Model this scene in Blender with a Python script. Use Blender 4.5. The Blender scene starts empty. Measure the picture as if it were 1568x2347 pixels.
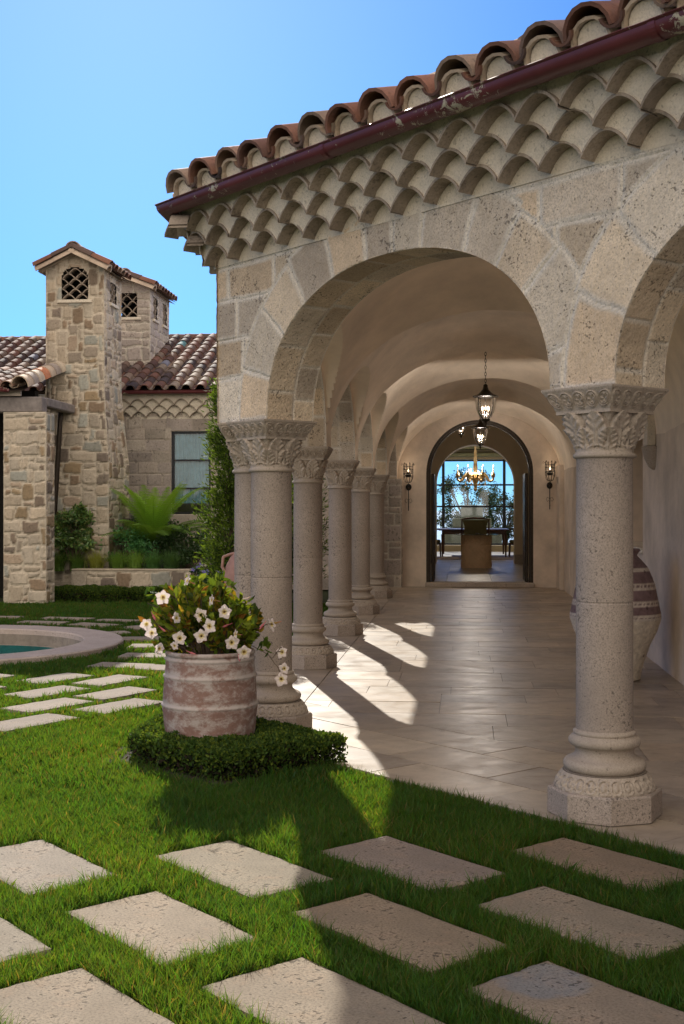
import bpy, math, random
import numpy as np
from mathutils import Vector, Matrix, noise as mnoise
R = math.radians
C = bpy.context.scene.collection
S = bpy.context.scene
rnd = random.Random(7)
rng = np.random.default_rng(11)

# ------------------------------------------------------------------ camera
EYE = 1.6
YAW = R(5.67)
cam_d = bpy.data.cameras.new('camera'); cam = bpy.data.objects.new('camera', cam_d); C.objects.link(cam)
cam.location = (0, 0, EYE); cam.rotation_euler = (R(90), 0, YAW)
cam_d.sensor_fit = 'HORIZONTAL'; cam_d.sensor_width = 36; cam_d.lens = 36 * 2800 / 1568
cam_d.shift_y = -5 / 1568
cam_d.clip_start = 0.1; cam_d.clip_end = 30000
S.camera = cam

# ------------------------------------------------------------------ sky and sun
SUN_AZ, SUN_EL = R(-16.3), R(30.3)      # azimuth from +Y towards +X
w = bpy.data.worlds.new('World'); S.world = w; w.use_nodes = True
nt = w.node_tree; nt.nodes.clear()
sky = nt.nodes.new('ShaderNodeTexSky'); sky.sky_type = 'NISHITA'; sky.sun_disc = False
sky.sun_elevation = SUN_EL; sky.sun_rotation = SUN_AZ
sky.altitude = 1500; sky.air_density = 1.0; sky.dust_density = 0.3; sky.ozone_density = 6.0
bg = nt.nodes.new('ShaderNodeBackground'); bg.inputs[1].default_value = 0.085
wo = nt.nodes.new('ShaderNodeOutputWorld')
# unseen warm-white cloud glow added opposite the sun to fill the shaded sides
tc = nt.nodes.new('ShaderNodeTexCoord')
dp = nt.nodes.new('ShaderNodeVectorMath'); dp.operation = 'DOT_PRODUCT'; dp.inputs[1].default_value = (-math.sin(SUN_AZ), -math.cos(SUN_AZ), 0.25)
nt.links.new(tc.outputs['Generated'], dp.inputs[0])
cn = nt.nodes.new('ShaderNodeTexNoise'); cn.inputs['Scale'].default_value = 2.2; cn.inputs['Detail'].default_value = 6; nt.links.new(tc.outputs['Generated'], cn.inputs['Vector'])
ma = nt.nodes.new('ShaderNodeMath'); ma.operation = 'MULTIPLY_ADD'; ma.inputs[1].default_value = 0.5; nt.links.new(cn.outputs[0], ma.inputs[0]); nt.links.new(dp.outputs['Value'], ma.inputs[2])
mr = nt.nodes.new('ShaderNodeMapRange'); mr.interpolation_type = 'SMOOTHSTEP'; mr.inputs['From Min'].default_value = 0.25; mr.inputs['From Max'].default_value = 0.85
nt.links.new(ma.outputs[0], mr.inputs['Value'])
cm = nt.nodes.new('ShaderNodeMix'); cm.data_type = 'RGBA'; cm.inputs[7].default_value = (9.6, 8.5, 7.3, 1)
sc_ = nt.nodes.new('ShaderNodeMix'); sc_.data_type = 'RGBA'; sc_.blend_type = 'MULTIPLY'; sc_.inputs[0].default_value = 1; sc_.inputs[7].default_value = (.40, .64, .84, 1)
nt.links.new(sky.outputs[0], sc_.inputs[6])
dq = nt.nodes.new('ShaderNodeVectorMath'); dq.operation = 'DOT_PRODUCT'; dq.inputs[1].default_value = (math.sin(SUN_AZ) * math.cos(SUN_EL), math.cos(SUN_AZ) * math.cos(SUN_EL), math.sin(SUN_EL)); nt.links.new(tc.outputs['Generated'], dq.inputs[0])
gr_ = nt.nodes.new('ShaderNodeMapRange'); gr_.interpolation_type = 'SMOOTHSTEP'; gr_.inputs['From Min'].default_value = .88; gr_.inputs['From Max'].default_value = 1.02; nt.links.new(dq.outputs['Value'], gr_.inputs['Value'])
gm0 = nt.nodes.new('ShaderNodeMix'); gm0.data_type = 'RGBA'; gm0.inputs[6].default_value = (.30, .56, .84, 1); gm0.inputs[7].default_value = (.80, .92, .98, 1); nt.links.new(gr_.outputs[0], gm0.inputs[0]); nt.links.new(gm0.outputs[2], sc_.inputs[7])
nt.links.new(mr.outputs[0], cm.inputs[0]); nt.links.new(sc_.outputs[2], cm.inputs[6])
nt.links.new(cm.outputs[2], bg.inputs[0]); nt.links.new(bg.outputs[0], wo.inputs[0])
sd = bpy.data.lights.new('sun', 'SUN'); sd.energy = 2.7; sd.angle = R(0.53); sd.color = (1.0, 0.93, 0.82)
so = bpy.data.objects.new('sun', sd); C.objects.link(so)
tosun = Vector((math.sin(SUN_AZ) * math.cos(SUN_EL), math.cos(SUN_AZ) * math.cos(SUN_EL), math.sin(SUN_EL)))
so.rotation_euler = tosun.to_track_quat('Z', 'Y').to_euler()
so.location = (0, 0, 20)
S.view_settings.view_transform = 'Standard'; S.view_settings.look = 'None'
S.view_settings.exposure = 1.15; S.view_settings.gamma = 1
S.cycles.max_bounces = 10; S.cycles.diffuse_bounces = 8; S.cycles.glossy_bounces = 3
S.cycles.transmission_bounces = 6; S.cycles.transparent_max_bounces = 8
S.cycles.sample_clamp_indirect = 4.0

# ------------------------------------------------------------------ helpers
def tag(o, label=None, cat=None, group=None, kind=None):
    if label: o['label'] = label
    if cat: o['category'] = cat
    if group: o['group'] = group
    if kind: o['kind'] = kind
    return o

def empty(name, loc=(0, 0, 0), rz=0, parent=None, label=None, cat=None, group=None):
    o = bpy.data.objects.new(name, None); C.objects.link(o)
    o.location = loc; o.rotation_euler = (0, 0, rz); o.parent = parent; o.empty_display_size = .1
    return tag(o, label, cat, group)

class MB:
    """collects vertices / faces / a per-vertex colour and links them as ONE mesh object"""
    def __init__(s): s.v = []; s.f = []; s.c = []; s.n = 0
    def add(s, v, f, c=(1, 1, 1)):
        v = np.asarray(v, float).reshape(-1, 3)
        s.v.append(v)
        c = np.asarray(c, float)
        s.c.append(np.broadcast_to(c, (len(v), 3)) if c.ndim == 1 else c)
        if isinstance(f, np.ndarray): s.f.append(f + s.n)
        else:
            byn = {}
            for q in f: byn.setdefault(len(q), []).append(q)
            for q in byn.values(): s.f.append(np.asarray(q, int) + s.n)
        s.n += len(v)
    def build(s, name, mat=None, parent=None, smooth=False, loc=None, auto=None):
        me = bpy.data.meshes.new(name)
        V = np.concatenate(s.v) if s.v else np.zeros((0, 3))
        Cc = np.concatenate(s.c) if s.c else np.zeros((0, 3))
        if loc is not None: V = V - np.asarray(loc)
        me.vertices.add(len(V)); me.vertices.foreach_set('co', V.astype(np.float32).ravel())
        nl = sum(a.size for a in s.f); nf = sum(len(a) for a in s.f)
        me.loops.add(nl); me.polygons.add(nf)
        me.loops.foreach_set('vertex_index', np.concatenate([a.ravel() for a in s.f]).astype(np.int32))
        tot = np.concatenate([np.full(len(a), a.shape[1]) for a in s.f]).astype(np.int32)
        st = np.concatenate([[0], np.cumsum(tot)[:-1]]).astype(np.int32)
        me.polygons.foreach_set('loop_start', st)
        try: me.polygons.foreach_set('loop_total', tot)
        except Exception: pass
        me.polygons.foreach_set('use_smooth', np.full(nf, bool(smooth)))
        me.update(calc_edges=True)
        at = me.color_attributes.new('Col', 'FLOAT_COLOR', 'POINT')
        at.data.foreach_set('color', np.concatenate([Cc, np.ones((len(Cc), 1))], 1).astype(np.float32).ravel())
        if mat: me.materials.append(mat)
        me.validate()
        if auto is not None:
            me.polygons.foreach_set('use_smooth', np.full(nf, True)) if len(me.polygons) == nf else None
            try: me.set_sharp_from_angle(angle=R(auto))
            except Exception: pass
        o = bpy.data.objects.new(name, me); C.objects.link(o)
        if parent: o.parent = parent
        if loc is not None: o.location = loc
        return o
    # --- shapes
    def box(s, p0, p1, c=(1, 1, 1), bev=0.0, M=None):
        x0, y0, z0 = p0; x1, y1, z1 = p1
        b = min(bev, abs(x1 - x0) * .45, abs(y1 - y0) * .45, abs(z1 - z0) * .45)
        if b <= 0:
            v = np.array([(x0, y0, z0), (x1, y0, z0), (x1, y1, z0), (x0, y1, z0), (x0, y0, z1), (x1, y0, z1), (x1, y1, z1), (x0, y1, z1)], float)
            f = [(0, 3, 2, 1), (4, 5, 6, 7), (0, 1, 5, 4), (1, 2, 6, 5), (2, 3, 7, 6), (3, 0, 4, 7)]
        else:
            v = []; 
            def ring(z, i): return [(x0 + i + b, y0 + i, z), (x1 - i - b, y0 + i, z), (x1 - i, y0 + i + b, z), (x1 - i, y1 - i - b, z), (x1 - i - b, y1 - i, z), (x0 + i + b, y1 - i, z), (x0 + i, y1 - i - b, z), (x0 + i, y0 + i + b, z)]
            v = ring(z0, b) + ring(z0 + b, 0) + ring(z1 - b, 0) + ring(z1, b); v = np.array(v, float)
            f = [tuple(range(7, -1, -1)), tuple(range(24, 32))]
            for k in range(3):
                for i in range(8):
                    j = (i + 1) % 8; f.append((k * 8 + i, k * 8 + j, (k + 1) * 8 + j, (k + 1) * 8 + i))
        if M is not None: v = np.array([tuple(M @ Vector(p)) for p in v])
        s.add(v, f, c)
    def grid(s, P, c=(1, 1, 1), wrap=False):
        """P: (m,n,3) -> quads"""
        m, n = P.shape[:2]
        idx = np.arange(m * n).reshape(m, n)
        if wrap: idx = np.concatenate([idx, idx[:, :1]], 1)
        a = idx[:-1, :-1]; b = idx[:-1, 1:]; cc = idx[1:, 1:]; d = idx[1:, :-1]
        q = np.stack([a, b, cc, d], -1).reshape(-1, 4)
        s.add(P.reshape(-1, 3), q, c if np.ndim(c) == 1 else np.asarray(c).reshape(-1, 3))
    def lathe(s, prof, seg=32, c=(1, 1, 1), cx=0, cy=0, z=0, cols=None, cap=True):
        pr = np.asarray(prof, float); a = np.arange(seg) * 2 * math.pi / seg
        P = np.zeros((len(pr), seg, 3))
        P[..., 0] = cx + pr[:, :1] * np.cos(a); P[..., 1] = cy + pr[:, :1] * np.sin(a); P[..., 2] = z + pr[:, 1:2]
        if cols is not None: c = np.repeat(np.asarray(cols)[:, None, :], seg, 1).reshape(-1, 3)
        n0 = s.n
        s.grid(P, c, wrap=True)
        if cap:
            for k in (0, len(pr) - 1):
                if pr[k, 0] > 1e-4:
                    ring = list(range(k * seg, k * seg + seg)); 
                    if k == 0: ring = ring[::-1]
                    s.f.append(np.array([ring]) + n0)
    def tube(s, pts, r, seg=8, c=(1, 1, 1), cap=True):
        pts = [Vector(p) for p in pts]; n = len(pts)
        rr = r if hasattr(r, '__len__') else [r] * n
        P = np.zeros((n, seg, 3)); up = None
        for i, p in enumerate(pts):
            t = (pts[min(i + 1, n - 1)] - pts[max(i - 1, 0)])
            t = t.normalized() if t.length > 1e-9 else Vector((0, 0, 1))
            if up is None:
                up = Vector((0, 0, 1)) if abs(t.z) < .9 else Vector((1, 0, 0))
            a = t.cross(up)
            if a.length < 1e-6: a = t.orthogonal()
            a.normalize(); b = a.cross(t).normalized(); up = b
            for k in range(seg):
                th = 2 * math.pi * k / seg
                P[i, k] = p + (a * math.cos(th) + b * math.sin(th)) * rr[i]
        n0 = s.n
        s.grid(P, c, wrap=True)
        if cap:
            s.f.append(np.array([list(range(seg))]) + n0); s.f.append(np.array([list(range((n - 1) * seg, n * seg))[::-1]]) + n0)
    def prism(s, poly, z0, z1, c=(1, 1, 1)):
        n = len(poly); v = [(x, y, z0) for x, y in poly] + [(x, y, z1) for x, y in poly]
        f = [tuple(range(n - 1, -1, -1)), tuple(range(n, 2 * n))] + [(i, (i + 1) % n, n + (i + 1) % n, n + i) for i in range(n)]
        s.add(v, f, c)

def spans(a, b, lo, hi, r=rnd):
    out = [a]
    while out[-1] < b - lo * .6: out.append(out[-1] + r.uniform(lo, hi))
    out[-1] = b
    return out

# ------------------------------------------------------------------ materials
def newmat(name):
    m = bpy.data.materials.new(name); m.use_nodes = True
    nt = m.node_tree; nt.nodes.clear()
    o = nt.nodes.new('ShaderNodeOutputMaterial'); b = nt.nodes.new('ShaderNodeBsdfPrincipled')
    nt.links.new(b.outputs[0], o.inputs[0])
    return m, nt, b, o
def N(nt, t, **k):
    n = nt.nodes.new(t)
    for a, v in k.items():
        if a.startswith('i_'):
            key = a[2:]; key = int(key) if key.isdigit() else key.replace('_', ' ')
            n.inputs[key].default_value = v
        else: setattr(n, a, v)
    return n
def L(nt, a, b): nt.links.new(a, b)
def ramp(nt, fac, stops):
    r = nt.nodes.new('ShaderNodeValToRGB'); el = r.color_ramp.elements
    while len(el) < len(stops): el.new(.5)
    for e, (p, c) in zip(el, stops): e.position = p; e.color = (*c, 1) if len(c) == 3 else (c[0],) * 3 + (1,)
    L(nt, fac, r.inputs[0]); return r.outputs[0]
def mixc(nt, a, b, fac, mode='MIX'):
    m = nt.nodes.new('ShaderNodeMix'); m.data_type = 'RGBA'; m.blend_type = mode
    for s_, x in ((6, a), (7, b), (0, fac)):
        if hasattr(x, 'links'): L(nt, x, m.inputs[s_])
        else: m.inputs[s_].default_value = x if s_ == 0 else (*x, 1)
    return m.outputs[2]
def coords(nt, kind='Object', scale=(1, 1, 1)):
    t = nt.nodes.new('ShaderNodeTexCoord'); m = nt.nodes.new('ShaderNodeMapping'); m.inputs['Scale'].default_value = scale
    L(nt, t.outputs[kind], m.inputs[0]); return m.outputs[0]
def noise(nt, co, scale, detail=4, rough=.6, dist=0):
    n = N(nt, 'ShaderNodeTexNoise', i_Scale=scale, i_Detail=detail, i_Roughness=rough, i_Distortion=dist); L(nt, co, n.inputs['Vector']); return n.outputs[0]

def stone(name, base, var=.18, speck=.35, pit=.4, fine=90, pitscale=38, rough=.88, attr=False, stain=(.30, .22, .14), stainamt=.35, bump=.35, sc=(1, 1, 1)):
    m, nt, b, o = newmat(name)
    co = coords(nt, 'Object', sc)
    n1 = noise(nt, co, 2.3, 5, .65); n2 = noise(nt, co, fine, 3, .7); n3 = noise(nt, co, 7, 6, .7, .6)
    c = base
    if attr:
        a = N(nt, 'ShaderNodeAttribute', attribute_name='Col'); c = a.outputs[0]
        c = mixc(nt, c, base, 1.0, 'MULTIPLY')
    lo = 1 - var; hi = 1 + var
    k = ramp(nt, n1, [(.3, (lo, lo, lo)), (.7, (hi, hi, hi))])
    c = mixc(nt, c, k, 1.0, 'MULTIPLY')
    st = ramp(nt, n3, [(.52, (0, 0, 0)), (.74, (1, 1, 1))])
    sm = N(nt, 'ShaderNodeMath', operation='MULTIPLY'); L(nt, st, sm.inputs[0]); sm.inputs[1].default_value = stainamt
    c = mixc(nt, c, stain, sm.outputs[0])
    s2 = ramp(nt, n2, [(.34, (1 - speck,) * 3), (.50, (1, 1, 1)), (.70, (1 + speck * .5,) * 3)])
    sp_ = ramp(nt, n1, [(.35, (.45,) * 3), (.65, (1, 1, 1))])
    c = mixc(nt, c, s2, sp_, 'MULTIPLY')
    v = N(nt, 'ShaderNodeTexNoise', i_Scale=pitscale, i_Detail=1.5, i_Roughness=.5, i_Distortion=.2); L(nt, co, v.inputs['Vector'])
    iv = N(nt, 'ShaderNodeMath', operation='SUBTRACT'); iv.inputs[0].default_value = 1.0; L(nt, v.outputs[0], iv.inputs[1])
    vn = noise(nt, co, 4.5, 3, .6)
    th = N(nt, 'ShaderNodeMath', operation='MULTIPLY_ADD'); L(nt, vn, th.inputs[0]); th.inputs[1].default_value = -.55; th.inputs[2].default_value = .30
    ad = N(nt, 'ShaderNodeMath', operation='ADD'); L(nt, iv.outputs[0], ad.inputs[0]); L(nt, th.outputs[0], ad.inputs[1])
    ph = ramp(nt, ad.outputs[0], [(.315, (0, 0, 0)), (.36, (1, 1, 1))])
    pm = ramp(nt, ph, [(0, (1 - pit,) * 3), (1, (1, 1, 1))])
    c = mixc(nt, c, pm, 1.0, 'MULTIPLY')
    L(nt, c, b.inputs['Base Color']); b.inputs['Roughness'].default_value = rough
    b.inputs['Specular IOR Level'].default_value = .25
    h = N(nt, 'ShaderNodeMath', operation='MULTIPLY_ADD'); L(nt, n2, h.inputs[0]); h.inputs[1].default_value = .5; L(nt, ph, h.inputs[2])
    bp = N(nt, 'ShaderNodeBump', i_Strength=bump, i_Distance=.006); L(nt, h.outputs[0], bp.inputs['Height']); L(nt, bp.outputs[0], b.inputs['Normal'])
    return m

def simple(name, col, rough=.6, metal=0, var=.12, scale=6, bump=.15, bscale=40, spec=.4, attr=False, bdist=.004):
    m, nt, b, o = newmat(name); co = coords(nt)
    n1 = noise(nt, co, scale, 5, .65); n2 = noise(nt, co, bscale, 4, .6)
    c = col
    if attr:
        a = N(nt, 'ShaderNodeAttribute', attribute_name='Col'); c = mixc(nt, a.outputs[0], col, 1.0, 'MULTIPLY')
    c = mixc(nt, c, ramp(nt, n1, [(.3, (1 - var,) * 3), (.7, (1 + var,) * 3)]), 1.0, 'MULTIPLY')
    L(nt, c, b.inputs['Base Color']); b.inputs['Roughness'].default_value = rough; b.inputs['Metallic'].default_value = metal
    b.inputs['Specular IOR Level'].default_value = spec
    bp = N(nt, 'ShaderNodeBump', i_Strength=bump, i_Distance=bdist); L(nt, n2, bp.inputs['Height']); L(nt, bp.outputs[0], b.inputs['Normal'])
    return m

def leafmat(name, col=(1, 1, 1), trans=.45, rough=.45, tcol=(1.25, 1.15, .5), spec=.35):
    m, nt, b, o = newmat(name)
    a = N(nt, 'ShaderNodeAttribute', attribute_name='Col'); c = mixc(nt, a.outputs[0], col, 1.0, 'MULTIPLY')
    L(nt, c, b.inputs['Base Color']); b.inputs['Roughness'].default_value = rough; b.inputs['Specular IOR Level'].default_value = spec
    t = nt.nodes.new('ShaderNodeBsdfTranslucent'); L(nt, mixc(nt, c, tcol, 1.0, 'MULTIPLY'), t.inputs[0])
    mx = nt.nodes.new('ShaderNodeMixShader'); mx.inputs[0].default_value = trans
    L(nt, b.outputs[0], mx.inputs[1]); L(nt, t.outputs[0], mx.inputs[2]); L(nt, mx.outputs[0], o.inputs[0])
    return m

def glass(name, tint=(.9, .95, 1), alpha=.12, rough=.03):
    m, nt, b, o = newmat(name)
    t = nt.nodes.new('ShaderNodeBsdfTransparent'); t.inputs[0].default_value = (*tint, 1)
    g = nt.nodes.new('ShaderNodeBsdfGlossy'); g.inputs['Roughness'].default_value = rough
    f = nt.nodes.new('ShaderNodeFresnel'); f.inputs[0].default_value = 1.5
    ad = N(nt, 'ShaderNodeMath', operation='ADD', use_clamp=True); L(nt, f.outputs[0], ad.inputs[0]); ad.inputs[1].default_value = alpha
    mx = nt.nodes.new('ShaderNodeMixShader'); L(nt, ad.outputs[0], mx.inputs[0]); L(nt, t.outputs[0], mx.inputs[1]); L(nt, g.outputs[0], mx.inputs[2])
    L(nt, mx.outputs[0], o.inputs[0]); nt.nodes.remove(b)
    return m

def emis(name, col, strength):
    m, nt, b, o = newmat(name); b.inputs['Base Color'].default_value = (*col, 1)
    b.inputs['Emission Color'].default_value = (*col, 1); b.inputs['Emission Strength'].default_value = strength
    return m

M = {}
M['ashlar'] = stone('cut_limestone', (1, 1, 1), attr=True, var=.16, speck=.42, pit=.55, fine=95, pitscale=60, stainamt=.3, stain=(.27, .20, .13), bump=.6)
M['colstone'] = stone('column_stone', (.335, .28, .24), var=.14, speck=.5, pit=.45, fine=120, pitscale=55, stainamt=.25, stain=(.28, .23, .2), bump=.35)
M['carved'] = stone('carved_stone', (.385, .325, .27), var=.14, speck=.3, pit=.4, fine=110, pitscale=45, stainamt=.3, stain=(.28, .22, .17), bump=.35)
M['rubble'] = stone('rubble_stone', (1.0, .955, .89), attr=True, var=.14, speck=.22, pit=.25, fine=26, pitscale=14, stainamt=.2, stain=(.3, .26, .2), bump=.5)
M['block'] = stone('block_stone', (1, 1, 1), attr=True, var=.12, speck=.25, pit=.35, fine=30, pitscale=18, stainamt=.15, stain=(.25, .2, .17), bump=.4)
M['paver'] = stone('paving_stone', (1, 1, 1), attr=True, var=.2, speck=.5, pit=.6, fine=95, pitscale=48, stainamt=.35, stain=(.36, .24, .15), bump=.6)
M['plaster'] = simple('plaster', (.62, .52, .425), rough=.9, var=.22, scale=1.6, bump=.45, bscale=7, spec=.15, bdist=.02)
M['vault'] = simple('vault_plaster', (.84, .72, .585), rough=.85, var=.16, scale=1.4, bump=.45, bscale=5, spec=.2, bdist=.025)
M['cream'] = simple('cream_plaster', (.60, .50, .35), rough=.8, var=.08, scale=1.5, bump=.1)
M['mortar'] = stone('cream_mortar', (.64, .57, .47), var=.1, speck=.25, pit=.3, fine=90, pitscale=50, stainamt=.15, bump=.4)
M['tile'] = stone('clay_tile', (1, 1, 1), attr=True, var=.25, speck=.2, pit=.2, fine=60, pitscale=30, stainamt=.45, stain=(.12, .09, .08), bump=.3, rough=.8)
M['darktile'] = stone('weathered_tile', (.34, .28, .225), var=.3, speck=.3, pit=.3, fine=70, pitscale=30, stainamt=.7, stain=(.07, .05, .04), bump=.3)
M['iron'] = simple('black_iron', (.018, .016, .015), rough=.5, metal=.6, var=.2, scale=20, bump=.3, bscale=80)
M['bronze'] = simple('dark_bronze', (.05, .04, .032), rough=.45, metal=.8, var=.2, scale=20)
M['gold'] = simple('gilt_metal', (.75, .55, .30), rough=.32, metal=.9, var=.15, scale=15, bump=.3, bscale=50)
M['wood'] = simple('dark_wood', (.075, .028, .016), rough=.35, var=.3, scale=5, bump=.1)
M['greywood'] = simple('weathered_wood', (.20, .175, .165), rough=.85, var=.3, scale=8, bump=.5, bscale=25)
M['olive'] = simple('olive_upholstery', (.13, .12, .06), rough=.8, var=.1)
M['terra'] = simple('pink_terracotta', (.33, .19, .16), rough=.8, var=.3, scale=4, bump=.2)
M['frame'] = simple('window_frame_metal', (.02, .022, .028), rough=.4, metal=.3)
M['soil'] = simple('soil_mulch', (.045, .03, .02), rough=.95, var=.4, scale=30, bump=1.0, bscale=50, bdist=.02)
M['bark'] = simple('bark', (.12, .085, .06), rough=.9, var=.3, scale=20, bump=.6, bscale=40)
M['leaf'] = leafmat('leaves', rough=.6, spec=.2)
M['glossleaf'] = leafmat('glossy_leaves', rough=.28, trans=.3, spec=.5)
M['petal'] = leafmat('petals', trans=.35, rough=.6, tcol=(1, 1, 1))
M['glass'] = glass('clear_glass', alpha=.02)
M['lampglass'] = glass('lantern_glass', tint=(.92, .92, .92), alpha=.0)
M['bulb'] = emis('candle_bulb', (1.0, .70, .42), 3)
M['candle'] = simple('candle_wax', (.7, .6, .42), rough=.5)
M['dark'] = simple('dark_interior', (.012, .011, .010), rough=.9)
# ------------------------------------------------------------------ special materials
def gutter_mat():
    m, nt, b, o = newmat('maroon_gutter_paint'); co = coords(nt); co2 = coords(nt, scale=(1, 1, 1))
    n1 = noise(nt, co, 3, 5, .6); n2 = noise(nt, co, 14, 8, .75, .8)
    n3 = noise(nt, co, 1.2, 2, .5)
    c = ramp(nt, n1, [(.3, (.085, .018, .022)), (.7, (.13, .028, .032))])
    k = N(nt, 'ShaderNodeMath', operation='MULTIPLY_ADD'); L(nt, n3, k.inputs[0]); k.inputs[1].default_value = .55; L(nt, n2, k.inputs[2])
    pk = ramp(nt, k.outputs[0], [(.875, (0, 0, 0)), (.90, (1, 1, 1))])
    c = mixc(nt, c, (.42, .38, .28), pk)
    L(nt, c, b.inputs['Base Color']); b.inputs['Roughness'].default_value = .38; b.inputs['Specular IOR Level'].default_value = .5
    bp = N(nt, 'ShaderNodeBump', i_Strength=.4, i_Distance=.003); L(nt, pk, bp.inputs['Height']); L(nt, bp.outputs[0], b.inputs['Normal'])
    return m
M['gutter'] = gutter_mat()

def travertine():
    m, nt, b, o = newmat('travertine_floor')
    a = N(nt, 'ShaderNodeAttribute', attribute_name='Col')
    g = nt.nodes.new('ShaderNodeTexCoord')
    co = coords(nt, 'Object', (1, 1.25, 1)); n1 = noise(nt, co, 3.2, 8, .7, .5)
    co2 = coords(nt); n2 = noise(nt, co2, 60, 3, .6); n3 = noise(nt, co2, 1.6, 7, .72, .8); n4 = noise(nt, coords(nt, 'Object', (1, 1.2, 1)), 7, 8, .75, .5)
    c = mixc(nt, a.outputs[0], ramp(nt, n1, [(.3, (.78, .75, .71)), (.5, (1, 1, 1)), (.7, (1.14, 1.11, 1.06))]), 1.0, 'MULTIPLY')
    c = mixc(nt, c, ramp(nt, n3, [(.3, (.74, .71, .68)), (.7, (1.16, 1.13, 1.08))]), 1.0, 'MULTIPLY')
    c = mixc(nt, c, ramp(nt, n4, [(.32, (.5, .45, .4)), (.40, (1, 1, 1))]), .8, 'MULTIPLY')
    L(nt, c, b.inputs['Base Color'])
    L(nt, ramp(nt, n1, [(.3, (.46,) * 3), (.7, (.28,) * 3)]), b.inputs['Roughness'])
    b.inputs['Specular IOR Level'].default_value = .5
    bp = N(nt, 'ShaderNodeBump', i_Strength=.12, i_Distance=.004); L(nt, n4, bp.inputs['Height']); L(nt, bp.outputs[0], b.inputs['Normal'])
    return m
M['trav'] = travertine()

# ------------------------------------------------------------------ block layouts on a dense relief grid
PAL_ASH = np.array([(.50, .43, .345), (.46, .385, .30), (.54, .49, .42), (.42, .37, .315), (.50, .41, .31), (.47, .42, .36), (.55, .475, .38)]) * np.array((1.13, 1.085, 1.03))
PAL_RUB = np.array([(.44, .39, .33), (.41, .37, .32), (.46, .42, .36), (.20, .16, .13), (.25, .19, .14), (.40, .35, .29), (.19, .16, .14), (.29, .225, .15), (.33, .34, .32), (.38, .31, .25), (.28, .245, .21), (.43, .385, .33), (.45, .39, .32), (.42, .375, .32)])
PAL_BLK = np.array([(.34, .29, .25), (.38, .33, .28), (.31, .265, .235), (.40, .34, .29), (.35, .30, .27)])
MORT = np.array((.64, .585, .51)); MORT_R = np.array((.50, .455, .39))

def hash2(i, k): 
    x = np.sin(np.asarray(i, float) * 12.9898 + k * 78.233) * 43758.5453
    return x - np.floor(x)

def wob(a, b, f, k=0):
    """cheap smooth 2-D noise in -1..1"""
    return (np.sin(a * f + 1.7 * np.sin(b * f * .7 + k)) * np.cos(b * f * .83 + 1.3 * np.sin(a * f * .61 + 2 * k)) )

class Rects:
    """random packing of rectangles over w x h: .id and distance to joint for arrays of (u, v)"""
    def __init__(s, w, h, unit, sizes, seed):
        r = random.Random(seed); nu = max(1, round(w / unit)); nv = max(1, round(h / unit)); s.du = w / nu; s.dv = h / nv
        g = -np.ones((nv, nu), int); s.r = []
        for j in range(nv):
            for i in range(nu):
                if g[j, i] >= 0: continue
                a, b = r.choice(sizes); a = min(a, nu - i); b = min(b, nv - j)
                while np.any(g[j:j + b, i:i + a] >= 0): a -= 1
                g[j:j + b, i:i + a] = len(s.r); s.r.append((i * s.du, (i + a) * s.du, j * s.dv, (j + b) * s.dv))
        s.g = g; s.r = np.array(s.r); s.w = w; s.h = h
    def __call__(s, u, v, warp=.0, k=0, edge=True):
        uu = u + warp * wob(u, v, 9, k) + warp * .5 * wob(u, v, 23, k + 1); vv = v + warp * wob(v, u, 8, k + 3) + warp * .5 * wob(v, u, 21, k + 4)
        uu = np.clip(uu, 0.0001, s.w - .0001); vv = np.clip(vv, .0001, s.h - .0001)
        ids = s.g[(vv / s.dv).astype(int), (uu / s.du).astype(int)]
        rr = s.r[ids]
        du = np.minimum(uu - rr[..., 0], rr[..., 1] - uu); dv = np.minimum(vv - rr[..., 2], rr[..., 3] - vv)
        # rounded corners
        c = .05
        d = np.where((du < c) & (dv < c), c - np.hypot(c - du, c - dv), np.minimum(du, dv))
        return ids, d

def courses(w, zs, lo, hi, seed):
    r = random.Random(seed); return [(a, b, spans(r.uniform(-hi, 0), w + hi, lo, hi, r)) for a, b in zip(zs[:-1], zs[1:])]
def course_id(cs, u, z):
    ids = np.zeros(u.shape, int); d = np.full(u.shape, 1.0)
    for k, (a, b, j) in enumerate(cs):
        m = (z >= a) & (z < b) if k < len(cs) - 1 else (z >= a)
        jj = np.array(j); q = np.clip(np.searchsorted(jj, u) - 1, 0, len(jj) - 2)
        du = np.minimum(u - jj[q], jj[q + 1] - u); dz = np.minimum(z - a, b - z)
        ids = np.where(m, k * 40 + q, ids); d = np.where(m, np.minimum(du, dz), d)
    return ids, d

def block_cols(ids, d, pal, jw=.012, k=0, mort=MORT, jit=.15):
    i = (hash2(ids + 1, k) * len(pal)).astype(int) % len(pal)
    c = pal[i] * (1 + jit * (hash2(ids, k + 5)[..., None] - .5) * 2)
    t = np.clip((d - jw * .5) / (jw * .5), 0, 1)[..., None]
    return mort * (1 - t) + c * t

def relief(ids, d, u, v, depth=.008, edge=.02, rough=.003, k=0, vary=.006):
    t = np.clip(d / edge, 0, 1); t = t * t * (3 - 2 * t)
    return depth * t + vary * (hash2(ids, k + 9) - .5) * t + rough * (wob(u, v, 45, k) * .5 + wob(u, v, 110, k + 2) * .5)

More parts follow.
